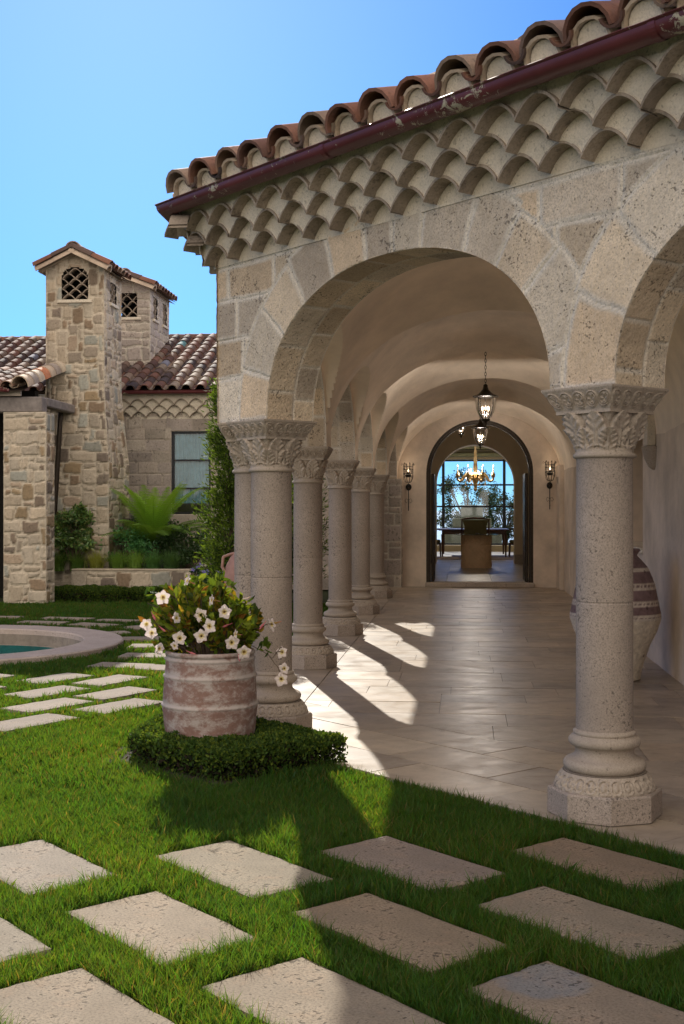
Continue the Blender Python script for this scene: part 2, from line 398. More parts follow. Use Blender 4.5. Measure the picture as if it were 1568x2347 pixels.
# ------------------------------------------------------------------ facade frame
A0 = np.array((-1.379 + .021, 8.395 + .021)); D = np.array((.70711, -.70711)); NO = np.array((-.70711, -.70711))
def FW(s, o, z):
    s = np.asarray(s, float); o = np.asarray(o, float); z = np.asarray(z, float)
    s, o, z = np.broadcast_arrays(s, o, z)
    return np.stack([A0[0] + s * D[0] + o * NO[0], A0[1] + s * D[1] + o * NO[1], z], -1)
ZS = 2.236                     # springing
def arch_pts(a, b, rise, p=2.2, n=120, z0=ZS):
    th = np.linspace(math.pi, 0, n); hw = (b - a) / 2; c = (a + b) / 2
    ct, st = np.cos(th), np.sin(th)
    return np.stack([c + hw * np.sign(ct) * np.abs(ct) ** (2 / p), z0 + rise * np.abs(st) ** (2 / p)], -1)

def arch_wall_face(mb, place, s0, s1, z1, arches, cell, seed, pal=PAL_ASH, ring=(.33, .38), full=True, jw=.030, depth=.007, z0=ZS, voz=.31):
    """dense relief front of a wall standing on its piers; place(s, outward, z)"""
    ns = int((s1 - s0) / cell) + 1; nz = int((z1 - z0) / cell) + 1
    s, z = np.meshgrid(np.linspace(s0, s1, ns), np.linspace(z0, z1, nz))
    inside = np.zeros(s.shape, bool); ids = np.zeros(s.shape, int); d = np.ones(s.shape)
    r = random.Random(seed)
    zs = [z0, z0 + .31, z0 + .60, z0 + .88, z0 + 1.12, z0 + 1.4, z0 + 1.8]
    cs = courses(s1 - s0, zs, .30, .58, seed)
    ids, d = course_id(cs, s - s0 + .012 * wob(s, z, 6) + .002 * wob(s, z, 33), z + .01 * wob(z, s, 5) + .002 * wob(z, s, 31))
    S2, Z2 = s.copy(), z.copy()
    for ai, (a, b, rise) in enumerate(arches):
        P = arch_pts(a, b, rise, z0=z0); hw = (b - a) / 2; cx = (a + b) / 2
        seg = np.hypot(*np.diff(P, axis=0).T); T = np.concatenate([[0], np.cumsum(seg)]); Lt = T[-1]
        near = (np.abs(s - cx) < hw + .7)
        ss, zz = s[near], z[near]
        dd = np.hypot(ss[:, None] - P[None, :, 0], zz[:, None] - P[None, :, 1]); j = dd.argmin(1); dist = dd.min(1); t = T[j]
        # refine along-arc position with the tangent
        jn = np.clip(j, 1, len(P) - 2); tx = P[jn + 1] - P[jn - 1]; tx /= np.hypot(*tx.T)[:, None]
        t = t + ((ss - P[j, 0]) * tx[:, 0] + (zz - P[j, 1]) * tx[:, 1]) * .9
        ins = (np.abs((ss - cx) / hw).clip(0, 1) ** 2.2 + (np.abs(zz - z0) / rise) ** 2.2 < 1) & (np.abs(ss - cx) < hw)
        js = spans(0, Lt, voz * .8, voz * 1.25, r); js = np.array(js)
        tw_ = t + .008 * wob(ss, zz, 11, ai) + .002 * wob(ss, zz, 37, ai); q = np.clip(np.searchsorted(js, tw_) - 1, 0, len(js) - 2)
        wv = ring[0] + (ring[1] - ring[0]) * hash2(q, seed + ai)
        inr = (dist < wv) & ~ins
        de = np.minimum(np.minimum(tw_ - js[q], js[q + 1] - tw_), wv - dist + .003 * wob(ss, zz, 25, ai)); de = np.maximum(de, 0)
        i2 = ids[near]; d2 = d[near]
        # joint around the ring seen from outside
        out = ~inr & ~ins & (dist < wv + .02); d2[out] = np.minimum(d2[out], dist[out] - wv[out])
        i2[inr] = 1000 + ai * 97 + q[inr] * 3; d2[inr] = de[inr]
        ids[near] = i2; d[near] = d2
        I = inside[near]; I |= ins; inside[near] = I
        sn, zn = S2[near], Z2[near]; sn[ins] = P[j[ins], 0]; zn[ins] = P[j[ins], 1]; S2[near] = sn; Z2[near] = zn
    rel = relief(ids, d, s, z, depth=depth, edge=.014, k=seed)
    rel = np.where(inside, depth * .8, rel)
    col = block_cols(ids, d, pal, jw, seed)
    Pp = place(S2, rel - depth, Z2)
    keep = ~(inside[:-1, :-1] & inside[:-1, 1:] & inside[1:, 1:] & inside[1:, :-1])
    idx = np.arange(s.size).reshape(s.shape)
    q = np.stack([idx[:-1, :-1], idx[:-1, 1:], idx[1:, 1:], idx[1:, :-1]], -1)[keep]
    mb.add(Pp.reshape(-1, 3), q, col.reshape(-1, 3))

def soffit(mb, place, a, b, rise, o0, o1, cell, seed, pal=PAL_ASH, z0=ZS, rows=2):
    P = arch_pts(a, b, rise, n=200, z0=z0); T = np.concatenate([[0], np.cumsum(np.hypot(*np.diff(P, axis=0).T))])
    nt_ = int(T[-1] / cell); no = max(3, int(abs(o1 - o0) / cell))
    t, o = np.meshgrid(np.linspace(0, T[-1], nt_), np.linspace(0, abs(o1 - o0), no), indexing='ij')
    s = np.interp(t, T, P[:, 0]); z = np.interp(t, T, P[:, 1])
    tx = np.gradient(s, axis=0); tz = np.gradient(z, axis=0); l = np.hypot(tx, tz) + 1e-9; nx, nz = tz / l, -tx / l
    zs = list(np.linspace(0, abs(o1 - o0), rows + 1)); 
    if rows == 2: zs[1] = abs(o1 - o0) * .56
    cs = courses(T[-1], zs, .24, .36, seed); ids, d = course_id(cs, t, o)
    rel = relief(ids, d, t, o, .008, .014, k=seed); rel = np.where((o < 1e-6) | (o > abs(o1 - o0) - 1e-6), .0075, rel)
    col = block_cols(ids, d, pal, .013, seed)
    mb.grid(place(s + nx * (rel - .008), o0 + np.sign(o1 - o0) * o, z + nz * (rel - .008)), col.reshape(-1, 3))

def wall_with_arches(mb, place, s0, s1, z1, arches, o, c=(1, 1, 1), z0=ZS, n=40):
    """plain flat face with arch openings"""
    cuts = [s0]
    for a, b, rise in arches:
        P = arch_pts(a, b, rise, n=n, z0=z0)
        mb.grid(place(np.array([[cuts[-1], a], [cuts[-1], a]]), o, np.array([[z0, z0], [z1, z1]])), c)
        top = np.stack([P[:, 0], np.full(n, z1)], -1)
        mb.grid(place(np.stack([P[:, 0], top[:, 0]]), o, np.stack([P[:, 1], top[:, 1]])), c)
        cuts.append(b)
    mb.grid(place(np.array([[cuts[-1], s1], [cuts[-1], s1]]), o, np.array([[z0, z0], [z1, z1]])), c)

# ------------------------------------------------------------------ the loggia
LOG = empty('arcade_building', (0, 0, 0), label='pale limestone arcade with round arches, carved columns and a clay tile roof', cat='building')
TH = .415
WT = 3.80
ARCH = [(-.012, 2.572, .945), (3.0, 5.57, .945)]
mb = MB()
arch_wall_face(mb, FW, -.632, 6.1, WT, ARCH, .0125, 3)
soffit(mb, FW, *ARCH[0], 0, -TH, .014, 5); soffit(mb, FW, *ARCH[1], 0, -TH, .014, 8)
# pier undersides are hidden by the capitals: small flat sheets
for a, b in ((-.632, -.012), (2.572, 3.0), (5.57, 6.1)):
    mb.grid(FW(np.array([[a, b], [a, b]]), np.array([[-.012, -.012], [-TH, -TH]]), ZS), PAL_ASH[3])
mb.grid(FW(6.1, np.array([[0, -TH], [0, -TH]]), np.array([[ZS, ZS], [WT, WT]])), PAL_ASH[0])
front = mb.build('facade_wall', M['ashlar'], LOG)
bm_ = MB(); wall_with_arches(bm_, FW, -.4, 6.1, 4.4, ARCH, -TH); bm_.build('inner_plaster_face', M['vault'], LOG)

# side arcade along +Y : s = Y, outward = -X
XO, XI = -1.806, -1.365
def SW(s, o, z):
    s, o, z = np.broadcast_arrays(np.asarray(s, float), np.asarray(o, float), np.asarray(z, float))
    return np.stack([XO - o, s, z], -1)
COLY = [9.0, 12.38, 15.65, 18.74, 22.18, 25.45]
SARCH = [(COLY[i] + .21, COLY[i + 1] - .21, .94) for i in range(5)]
mb = MB()
arch_wall_face(mb, SW, 8.842, 25.6, WT, SARCH, .03, 21)
for i, a in enumerate(SARCH): soffit(mb, SW, *a, 0, -(XI - XO), .03, 30 + i)
for i in range(6):
    y0 = 8.842 if i == 0 else COLY[i] - .21; y1 = 25.6 if i == 5 else COLY[i] + .21
    mb.grid(SW(np.array([[y0, y1], [y0, y1]]), np.array([[-.012, -.012], [-(XI - XO), -(XI - XO)]]), ZS), PAL_ASH[3])
mb.build('side_arcade_wall', M['ashlar'], LOG)
mb = MB(); wall_with_arches(mb, SW, 8.9, 25.6, 4.4, SARCH, -(XI - XO)); mb.build('inner_arcade_plaster', M['vault'], LOG)
# end pier of the arcade (stone pilaster against the end wall)
mb = MB()
rc = Rects(.5, ZS, .12, [(2, 2), (3, 2), (4, 3), (2, 1)], 5)
def panel(mb, place, w, h, lay, cell, pal, k=0, warp=.01, jw=.02, depth=.02, edge=.035, rough=.004, vary=.01, mort=MORT_R, z0=0):
    nu = max(2, int(w / cell)); nv = max(2, int(h / cell))
    u, v = np.meshgrid(np.linspace(0, w, nu), np.linspace(0, h, nv))
    ids, d = lay(u, v, warp, k)
    rel = relief(ids, d, u, v, depth, edge, rough, k, vary)
    e = (u < 1e-6) | (u > w - 1e-6) | (v > h - 1e-6) | (v < 1e-6); rel = np.where(e, depth * .5, rel)
    mb.grid(place(u, rel - depth * .5, v + z0), block_cols(ids, d, pal, jw, k, mort))
def box_panels(mb, x0, x1, y0, y1, z0, z1, sides, unit, sizes, cell, pal, seed, top=True, **kw):
    """stone-faced box; sides from 'F' (-Y face) 'R' (+X) 'L' (-X) 'B' (+Y)"""
    h = z1 - z0
    def mk(fn, w, k):
        lay = Rects(w, h, unit, sizes, seed + k); panel(mb, fn, w, h, lay, cell, pal, k=seed % 50 + k, **kw)
    if 'F' in sides: mk(lambda u, o, v: np.stack([x0 + u, y0 - o, z0 + v], -1), x1 - x0, 0)
    if 'R' in sides: mk(lambda u, o, v: np.stack([x1 + o, y0 + u, z0 + v], -1), y1 - y0, 1)
    if 'L' in sides: mk(lambda u, o, v: np.stack([x0 - o, y1 - u, z0 + v], -1), y1 - y0, 2)
    if 'B' in sides: mk(lambda u, o, v: np.stack([x1 - u, y1 + o, z0 + v], -1), x1 - x0, 3)
    if top: mb.box((x0 + .01, y0 + .01, z1 - .02), (x1 - .01, y1 - .01, z1 + .004), c=pal[0])
box_panels(mb, -1.80, -1.27, 25.15, 25.42, 0, ZS, 'FR', .12, [(2, 2), (3, 2), (4, 3), (2, 1)], .03, PAL_BLK, 3, warp=.006)
mb.build('end_pilaster', M['block'], LOG)

# ---- columns: part = shaft mesh, sub-parts capital / abacus / base / plinth
def prof_shaft():
    p = [(.150, .445), (.1485, .50), (.1485, .9), (.1485, 1.09), (.1485, 1.1085), (.1455, 1.112), (.1455, 1.118), (.1485, 1.1215), (.1485, 1.14), (.148, 1.3), (.1475, 1.6), (.1455, 1.86), (.150, 1.875)]
    return p
mb = MB(); mb.lathe(prof_shaft(), 48); shaft_me = mb
def arc(cx, cz, r, a0, a1, n=9, sx=1): return [(cx + sx * r * math.cos(R(a0 + (a1 - a0) * i / (n - 1))), cz + r * math.sin(R(a0 + (a1 - a0) * i / (n - 1)))) for i in range(n)]
def mk_shaft(): m = MB(); m.lathe(prof_shaft(), 48); return m
def mk_base():
    m = MB()
    pr = [(.235, .139), (.238, .150)]
    # egg band, displaced
    seg = 192; a = np.arange(seg) * 2 * math.pi / seg; zz = np.linspace(.142, .228, 22)
    P = np.zeros((22, seg, 3))
    for j, z in enumerate(zz):
        t = (z - .142) / .086; r0 = .262 - .045 * t ** 1.3
        ph = (a * 24 / (2 * math.pi)) % 1.0; x = (ph - .5) * 2
        rad = np.hypot(x * .95, (t - .48) * 2.0)
        rel = .009 * np.exp(-((rad - .8) / .14) ** 2) + .010 * np.clip(1 - (rad / .5) ** 2, 0, 1) - .007 * np.exp(-((rad - .6) / .07) ** 2)
        rel = rel * math.sin(math.pi * min(1, max(0, t))) ** .3
        rr = r0 + rel
        P[j, :, 0] = rr * np.cos(a); P[j, :, 1] = rr * np.sin(a); P[j, :, 2] = z
    m.grid(P, (1, 1, 1), wrap=True)
    pr = [(.20, .226), (.214, .230)] + arc(.184, .262, .032, -80, 85) + [(.176, .300), (.158, .312), (.151, .328), (.153, .344), (.164, .356)] + arc(.160, .386, .028, -70, 80) + [(.163, .418)] + arc(.152, .430, .013, -50, 60, 5) + [(.150, .447)]
    m.lathe(pr, 64)
    return m
def mk_plinth():
    m = MB(); n = 8; Rr = .298
    def ring(r, z): return [(r * math.cos(2 * math.pi * k / n - math.pi / 2), r * math.sin(2 * math.pi * k / n - math.pi / 2), z) for k in range(n)]
    v = ring(Rr, .004) + ring(Rr, .132) + ring(Rr - .01, .142) + ring(.15, .143)
    f = [(k * n + i, k * n + (i + 1) % n, (k + 1) * n + (i + 1) % n, (k + 1) * n + i) for k in range(3) for i in range(n)]
    m.add(v, f); return m
def mk_capital():
    """bell of acanthus leaves going from round to square, displaced"""
    m = MB(); nz, na = 84, 288
    a = np.arange(na) * 2 * math.pi / na; P = np.zeros((nz, na, 3))
    sq = .178 / np.maximum(np.abs(np.cos(a)), np.abs(np.sin(a)))
    sq = np.minimum(sq, .240)
    for j in range(nz):
        t = j / (nz - 1); z = 1.908 + .200 * t
        k = t ** 1.12; r = .150 * (1 - k) + sq * k + .004 * math.sin(math.pi * t)
        rel = np.zeros(na)
        # two tiers of leaves
        for (n_, ph0, tb, tt, wd, amp) in ((8, 0, 0.0, .58, .46, .024), (8, .5, .12, 1.0, .5, .028)):
            x = ((a * n_ / (2 * math.pi) + ph0 + .5) % 1.0 - .5) * 2       # -1..1 across one leaf
            tl = (t - tb) / (tt - tb)
            if 0 <= tl <= 1.0:
                width = .95 * math.sqrt(max(0, math.sin(math.pi * min(1, .16 + tl * .8))))
                e = np.clip((width - np.abs(x)) / .22, 0, 1)
                curl = .25 + 1.1 * tl ** 2.2
                lobes = .5 + .5 * np.cos((tl * 4.2 - np.abs(x) * 1.5) * 2 * math.pi)
                veins = np.exp(-(x / .09) ** 2) * .9
                rel = np.maximum(rel, amp * e * (curl + .35 * lobes * np.clip(np.abs(x) * 2, 0, 1) + veins * .35 * (1 - tl)))
                rim = np.exp(-((np.abs(x) - width) / .08) ** 2) * .012; rel = rel - rim * (tl < .97)
        rel = rel * min(1, t * 10) - .014 * min(1, t * 6)
        rr = r + rel
        P[j, :, 0] = rr * np.cos(a); P[j, :, 1] = rr * np.sin(a); P[j, :, 2] = z
    m.grid(P, (1, 1, 1), wrap=True)
    pr = [(.148, 1.868)] + arc(.152, 1.884, .013, -80, 80, 7) + [(.150, 1.906), (.150, 1.915)]
    m.lathe(pr, 48)
    return m
def mk_abacus(half=.235, h2=None):
    """moulded square slab with a band of interlaced rings"""
    m = MB(); h2 = h2 or half
    nz = 30; nu = 150
    z = np.linspace(2.100, 2.234, nz)
    t = (z - 2.1) / .134
    off = np.where(t < .16, -.056 + .0 * t, np.where(t > .90, .0, -.052 + .050 * np.clip((t - .16) / .74, 0, 1) ** 1.35))
    off = np.where((t > .07) & (t < .10), off - .004, off)
    for q in range(4):
        hh, hd = (half, h2) if q % 2 == 0 else (h2, half)
        u = np.linspace(-1, 1, nu); U, T = np.meshgrid(u, t); O = off[:, None] + 0 * U
        n_ = 5; x = ((U * .5 + .5) * n_ % 1.0 - .5) * 2; y = (T - .51) / .33
        rad = np.hypot(x * .98, y)
        rel = .010 * (np.exp(-((rad - .86) / .07) ** 2) + np.exp(-((rad - .60) / .07) ** 2)) + .011 * (rad < .5) * np.abs(np.cos(2 * np.arctan2(y, x))) ** 2 * np.clip(rad * 3, 0, 1)
        rel = rel * (np.abs(y) < 1.05) * (np.abs(U) < .985)
        out = hd + O; along = U * (hh + O)
        ang = q * math.pi / 2; o_ = -(out + rel)
        X = along * math.cos(ang) - o_ * math.sin(ang); Y = along * math.sin(ang) + o_ * math.cos(ang)
        m.grid(np.stack([X, Y, np.broadcast_to(z[:, None], U.shape)], -1))
    m.add([(-half, -h2, 2.234), (half, -h2, 2.234), (half, h2, 2.234), (-half, h2, 2.234)], [(0, 1, 2, 3)])
    a_, b_ = half - .052, h2 - .052
    m.add([(-a_, -b_, 2.1), (a_, -b_, 2.1), (a_, b_, 2.1), (-a_, b_, 2.1)], [(0, 3, 2, 1)])
    return m
_protos = {}
def column(x, y, rz):
    if not _protos:
        s_ = mk_shaft().build('column', M['colstone'], LOG, auto=40)
        c_ = mk_capital().build('capital', M['carved'], s_, smooth=True)
        ab = mk_abacus().build('abacus', M['carved'], s_, auto=50)
        b_ = mk_base().build('base', M['carved'], s_, auto=50)
        p_ = mk_plinth().build('plinth', M['colstone'], s_)
        _protos['o'] = s_; o = s_
    else:
        s_ = _protos['o']; o = s_.copy(); C.objects.link(o); o.parent = LOG
        for ch in [c for c in bpy.data.objects if c.parent is s_]:
            k = ch.copy(); C.objects.link(k); k.parent = o
    o.location = (x, y, 0); o.rotation_euler = (0, 0, rz); return o
column(.742, 6.556, R(-45))
column(-1.379, 8.727, R(-45))
column(-1.555, 9.02, 0)
for y in COLY[1:5]: column(-1.578, y, 0)
column(2.885, 4.42, R(-45))

# ---- vault over the gallery
def vault_z(x, y):
    c, hw = .315, 1.685
    q = np.clip(1 - np.abs((x - c) / hw) ** 2.05, 0, 1) ** (1 / 2.05)
    b = np.zeros(y.shape); ends = [4.9, 9.0] + COLY[1:5] + [25.45]
    for a, e in zip(ends[:-1], ends[1:]):
        m = (y >= a) & (y <= e); t = (y - (a + e) / 2) / ((e - a) / 2)
        b = np.where(m, np.clip(1 - np.abs(t) ** 2.0, 0, 1), b)
    zm = 2.25 + (1.36 + .36 * b) * q
    zc = np.zeros(y.shape)
    for a, e in zip(COLY[:-1], COLY[1:]):
        h = (e - a) / 2 - .19; t = (y - (a + e) / 2) / h; m = np.abs(t) < 1
        zc = np.where(m, np.maximum(zc, 2.25 + 1.02 * np.clip(1 - np.abs(t) ** 2.1, 0, 1) ** (1 / 2.1)), zc)
    zc = zc - .12 * np.clip((x + 1.366), 0, 9)
    z = np.maximum(zm, np.where(x < c, zc, 0))
    return z + .006 * wob(x, y, 5)
mb = MB()
xs = np.concatenate([np.linspace(-1.366, -.9, 40), np.linspace(-.88, 1.6, 50), np.linspace(1.62, 1.995, 30)])
ys = np.unique(np.concatenate([np.arange(4.6, 25.45, .06), COLY[:-1], [25.45]]))
X, Y = np.meshgrid(xs, ys); Z = vault_z(X, Y)
keep = (X + Y) * .70711 > 4.99 + TH - .03
idx = np.arange(X.size).reshape(X.shape)
kq = keep[:-1, :-1] & keep[:-1, 1:] & keep[1:, 1:] & keep[1:, :-1]
q = np.stack([idx[:-1, :-1], idx[:-1, 1:], idx[1:, 1:], idx[1:, :-1]], -1)[kq]
mb.add(np.stack([X, Y, Z], -1).reshape(-1, 3), q)
vault = mb.build('vaulted_ceiling', M['vault'], LOG, auto=25)

# ---- right-hand wall with a niche and corbels
mb = MB()
mb.box((1.995, 3.2, 0), (2.4, 13.9, 4.3)); mb.box((1.995, 16.9, 0), (2.4, 25.4, 4.3))
mb.box((1.995, 13.9, 3.0), (2.4, 16.9, 4.3)); mb.box((2.9, 13.9, 0), (3.0, 16.9, 3.1)); mb.box((2.4, 13.8, 0), (2.9, 13.9, 3.1)); mb.box((2.4, 16.9, 0), (2.9, 17, 3.1))
mb.box((2.01, 13.902, 0), (2.899, 16.898, 1.10))
mb.box((1.90, 24.6, 0), (1.994, 25.39, 2.5), bev=.01)
mb.build('gallery_wall', M['plaster'], LOG)
mb = MB(); mb.box((1.975, 13.903, 1.101), (2.899, 16.897, 1.17), bev=.015); mb.build('niche_ledge', M['mortar'], LOG)
for y in (13.05, 24.9):
    mb = MB(); prb = [(.02, 2.02), (.06, 2.05), (.10, 2.13), (.125, 2.22), (.135, 2.26), (.12, 2.262)]
    mb.lathe(prb, 24, cx=1.99, cy=y); mb.build('wall_corbel', M['carved'], LOG)
mb = MB(); mb.box((1.90, 12.95, 2.264), (1.993, 13.15, 3.1), bev=.01); mb.build('wall_rib', M['mortar'], LOG)

# ---- end wall with the arched doorway
DX, DHW, DSP, YE = .335, 1.10, 2.36, 25.4
def EW(s, o, z):
    s, o, z = np.broadcast_arrays(np.asarray(s, float), np.asarray(o, float), np.asarray(z, float)); return np.stack([s, YE - o, z], -1)
def round_arch(c, hw, zsp, n=49):
    th = np.linspace(math.pi, 0, n); P = [(c - hw, 0.0)] + [(c + hw * math.cos(t), zsp + hw * math.sin(t)) for t in th] + [(c + hw, 0.0)]
    return np.array(P)
def arch_ring(mb, c, hw0, hw1, zsp, y0, y1, base=0, n=49, c_=(1, 1, 1)):
    """solid arched band between half widths hw0<hw1, from y0 to y1 (y0 nearer)"""
    a = round_arch(c, hw0, zsp, n); b = round_arch(c, hw1, zsp, n); a[0, 1] = a[-1, 1] = b[0, 1] = b[-1, 1] = base
    f = lambda P, y: np.stack([P[:, 0], np.full(len(P), y), P[:, 1]], -1)
    G = np.stack([f(a, y0), f(b, y0), f(b, y1), f(a, y1), f(a, y0)])
    mb.grid(G, c_)
def wall_arch(mb, x0, x1, z1, c, hw, zsp, y0, y1, base=0, n=49):
    P = round_arch(c, hw, zsp, n); P[0, 1] = P[-1, 1] = base
    for y in (y0, y1):
        mb.add([(x0, y, base), (c - hw, y, base), (c - hw, y, z1), (x0, y, z1)], [(0, 1, 2, 3)])
        mb.add([(c + hw, y, base), (x1, y, base), (x1, y, z1), (c + hw, y, z1)], [(0, 1, 2, 3)])
        top = P[1:-1].copy(); 
        mb.grid(np.stack([np.stack([top[:, 0], np.full(len(top), y), top[:, 1]], -1), np.stack([top[:, 0], np.full(len(top), y), np.full(len(top), z1)], -1)]))
    mb.grid(np.stack([np.stack([P[:, 0], np.full(len(P), y0), P[:, 1]], -1), np.stack([P[:, 0], np.full(len(P), y1), P[:, 1]], -1)]))
mb = MB(); wall_arch(mb, -1.82, 2.4, 4.4, DX, DHW, DSP, YE, YE + .25); mb.build('end_wall', M['plaster'], LOG)
mb = MB(); arch_ring(mb, DX, DHW - .09, DHW + .004, DSP, YE + .06, YE + .16, .1); arch_ring(mb, DX, DHW - .05, DHW + .003, DSP, YE + .02, YE + .06, .1)
door = mb.build('door_frame', M['wood'] if False else M['bronze'], LOG)
for sx in (-1, 1):      # leaves folded back into the hall
    mb = MB(); x = DX + sx * (DHW - .10)
    mb.box((min(x, x - sx * .06), YE + .17, .1), (max(x, x - sx * .06), YE + 1.15, 2.36), bev=.01)
    for k in range(4): mb.box((x - sx * .061 - .004, YE + .27, .22 + k * .54), (x - sx * .061 + .004, YE + 1.05, .62 + k * .54), bev=.003)
    mb.build('door_leaf', M['bronze'], LOG)
mb = MB(); mb.box((DX - DHW - .02, YE - .12, .0), (DX + DHW + .02, YE + .3, .098), bev=.012); mb.build('threshold', M['carved'], LOG)

# ---- entry hall and dining room
mb = MB()
mb.box((-1.9, YE + .251, 0), (-1.8, 34.3, 4.5)); mb.box((2.4, YE + .251, 0), (2.5, 34.3, 4.5)); mb.box((-1.9, YE + .251, 4.5), (2.5, 34.3, 4.6))
mb.build('hall_wall', M['cream'], LOG)
mb = MB(); wall_arch(mb, -3.2, 4.4, 4.6, .335, 1.085, 2.33, 34.301, 35.0, .1)
arch_ring(mb, .335, 1.086, 1.31, 2.33, 34.2, 34.302, .1)
mb.box((-3.2, 34.31, 0), (4.4, 34.99, .099)); mb.build('hall_arch', M['cream'], LOG)
mb = MB(); mb.box((-.98, 34.16, .1), (-.755, 34.20, .36), bev=.008); mb.build('skirting', M['carved'], LOG); mb = MB(); mb.box((1.42, 34.16, .1), (1.66, 34.20, .36), bev=.008); mb.build('skirting', M['carved'], LOG)
mb = MB(); mb.box((-3.3, 35, 0), (-3.2, 44.6, 4.6)); mb.box((4.4, 35, 0), (4.5, 44.6, 4.6)); mb.box((-3.2, 44.3, 3.42), (4.4, 44.6, 4.6)); mb.box((-3.2, 44.3, 0), (4.4, 44.6, .32)); mb.build('dining_room_wall', M['cream'], LOG)
mb = MB(); mb.box((-3.3, 35, 4.6), (4.5, 44.6, 4.7))
mb.box((-3.1, 43.6, 3.5), (4.3, 44.29, 3.62), bev=.02); mb.box((-3.1, 43.2, 3.75), (4.3, 44.29, 3.9), bev=.02)
for x in (-2.3, -.6, 1.1, 2.8): mb.box((x, 36, 4.42), (x + .2, 43.2, 4.6), bev=.02)
mb.build('coffered_ceiling', simple('sage_painted_wood', (.36, .37, .24), rough=.7, var=.2), LOG)
mb = MB()
for x in (-3.0, -.72, 1.47, 3.66): mb.box((x - .05, 44.35, .32), (x + .05, 44.45, 3.42), bev=.01)
for z in (.36, .90, 1.72, 2.50, 3.38): mb.box((-3.2, 44.36, z - .03), (4.4, 44.44, z + .03), bev=.008)
wf = mb.build('dining_window', M['frame'], LOG)
mb = MB(); mb.box((-3.2, 44.395, .33), (4.4, 44.405, 3.4)); mb.build('window_pane', M['glass'], wf)

# hall floor: large pale slabs
mb = MB()
for i in range(-4, 6):
    for j in range(0, 25):
        x = -3.2 + (i + 4) * .95; y = YE + .31 + j * .78 
        if y > 44.2: break
        mb.box((x + .003, y + .003, .06), (x + .947, y + .777, .1), c=np.array((.40, .33, .25)) * rnd.uniform(.85, 1.1))
mb.build('hall_floor', M['trav'], LOG)
# ------------------------------------------------------------------ corbel courses of half tiles under the eaves
CP = .292
def corbel_rows(place, s0, s1, mbT, mbM, zb=3.395, hz=.112, step=.086, phase=0.0, mit0=None):
    """place(s, outward, z). rows k=0..2; tiles project; mortar sheets between"""
    for k in range(3):
        z0 = zb + k * hz; o0 = k * step; o1 = o0 + step + .022
        ext = (mit0 * (o0 + step)) if mit0 else 0
        off = phase + (k % 2) * CP / 2
        i0 = int(math.floor((s0 - ext - off) / CP)) ; i1 = int(math.ceil((s1 - off) / CP))
        for i in range(i0, i1):
            c = off + (i + .5) * CP
            if c + CP * .2 < s0 - ext or c - CP * .5 > s1: continue
            jit = rnd.uniform(-.009, .006); hw = CP / 2; n = 13
            x = np.linspace(-1, 1, n); prof = np.maximum(0, np.cos(x * math.pi / 2)) ** .82
            tk = .017
            col = np.array((1, 1, 1)) * rnd.choice((.35, .8, .95, 1.1, 1.3, 1.6)) * np.array((1, rnd.uniform(.9, 1.02), rnd.uniform(.8, 1.02)))
            o1j = o1 + rnd.uniform(-.008, .008)
            xi = c + x * hw; zi = z0 + jit + prof * (hz - .004); zo = zi + tk * (1 + .3 * (1 - prof))
            P = np.stack([place(xi, o0 - .02, zi), place(xi, o1j, zi), place(xi, o1j, zo), place(xi, o0 - .02, zo)])
            mbT.grid(P, col)
        # mortar face of this row (behind the tiles of row k, above the tiles of row k-1)
        n = int((s1 - s0 + ext) / .012); s = np.linspace(s0 - ext, s1, n)
        if k > 0:
            ph = ((s - (off - CP / 2)) / CP) % 1.0; bot = z0 - hz + np.maximum(0, np.cos((ph - .5) * math.pi)) ** .82 * (hz - .004) + .008
        else: bot = np.full(n, z0 - .02)
        nv = 7; V = np.linspace(0, 1, nv)[:, None]; top = np.full(n, z0 + hz + .012)
        Z = bot[None] * (1 - V) + top[None] * V
        bul = .010 * np.sin(math.pi * np.clip((Z - (z0 - .05)) / .14, 0, 1)) + .004 * wob(np.broadcast_to(s, Z.shape), Z, 30, k)
        oo = o0 + .012 + bul if k > 0 else np.full(Z.shape, .004)
        mbM.grid(place(np.broadcast_to(s, Z.shape), oo, Z))
    # top plain mortar strip over row 2
    k = 3; z0 = zb + 3 * hz; ext = mit0 * .28 if mit0 else 0
    n = int((s1 - s0 + ext) / .012); s = np.linspace(s0 - ext, s1, n); off = phase + 1 * CP / 2 + CP / 2
    ph = ((s - (phase)) / CP) % 1.0; bot = z0 - hz + np.maximum(0, np.cos((ph - .5) * math.pi)) ** .82 * (hz - .004) + .008
    V = np.linspace(0, 1, 5)[:, None]; Z = bot[None] * (1 - V) + (z0 + .10) * V
    mbM.grid(place(np.broadcast_to(s, Z.shape), 3 * step - .012 + .004 * wob(np.broadcast_to(s, Z.shape), Z, 30), Z))
T8 = math.tan(R(22.5))
mt, mm = MB(), MB()
corbel_rows(FW, -.632, 6.1, mt, mm, phase=-.632, mit0=T8)
def SW2(s, o, z): return SW(s, o, z)
corbel_rows(SW2, 8.842, 25.6, mt, mm, phase=8.842, mit0=T8)
ct = mt.build('corbel_tiles', M['darktile'], LOG, auto=40)
mm.build('corbel_mortar', M['mortar'], LOG)

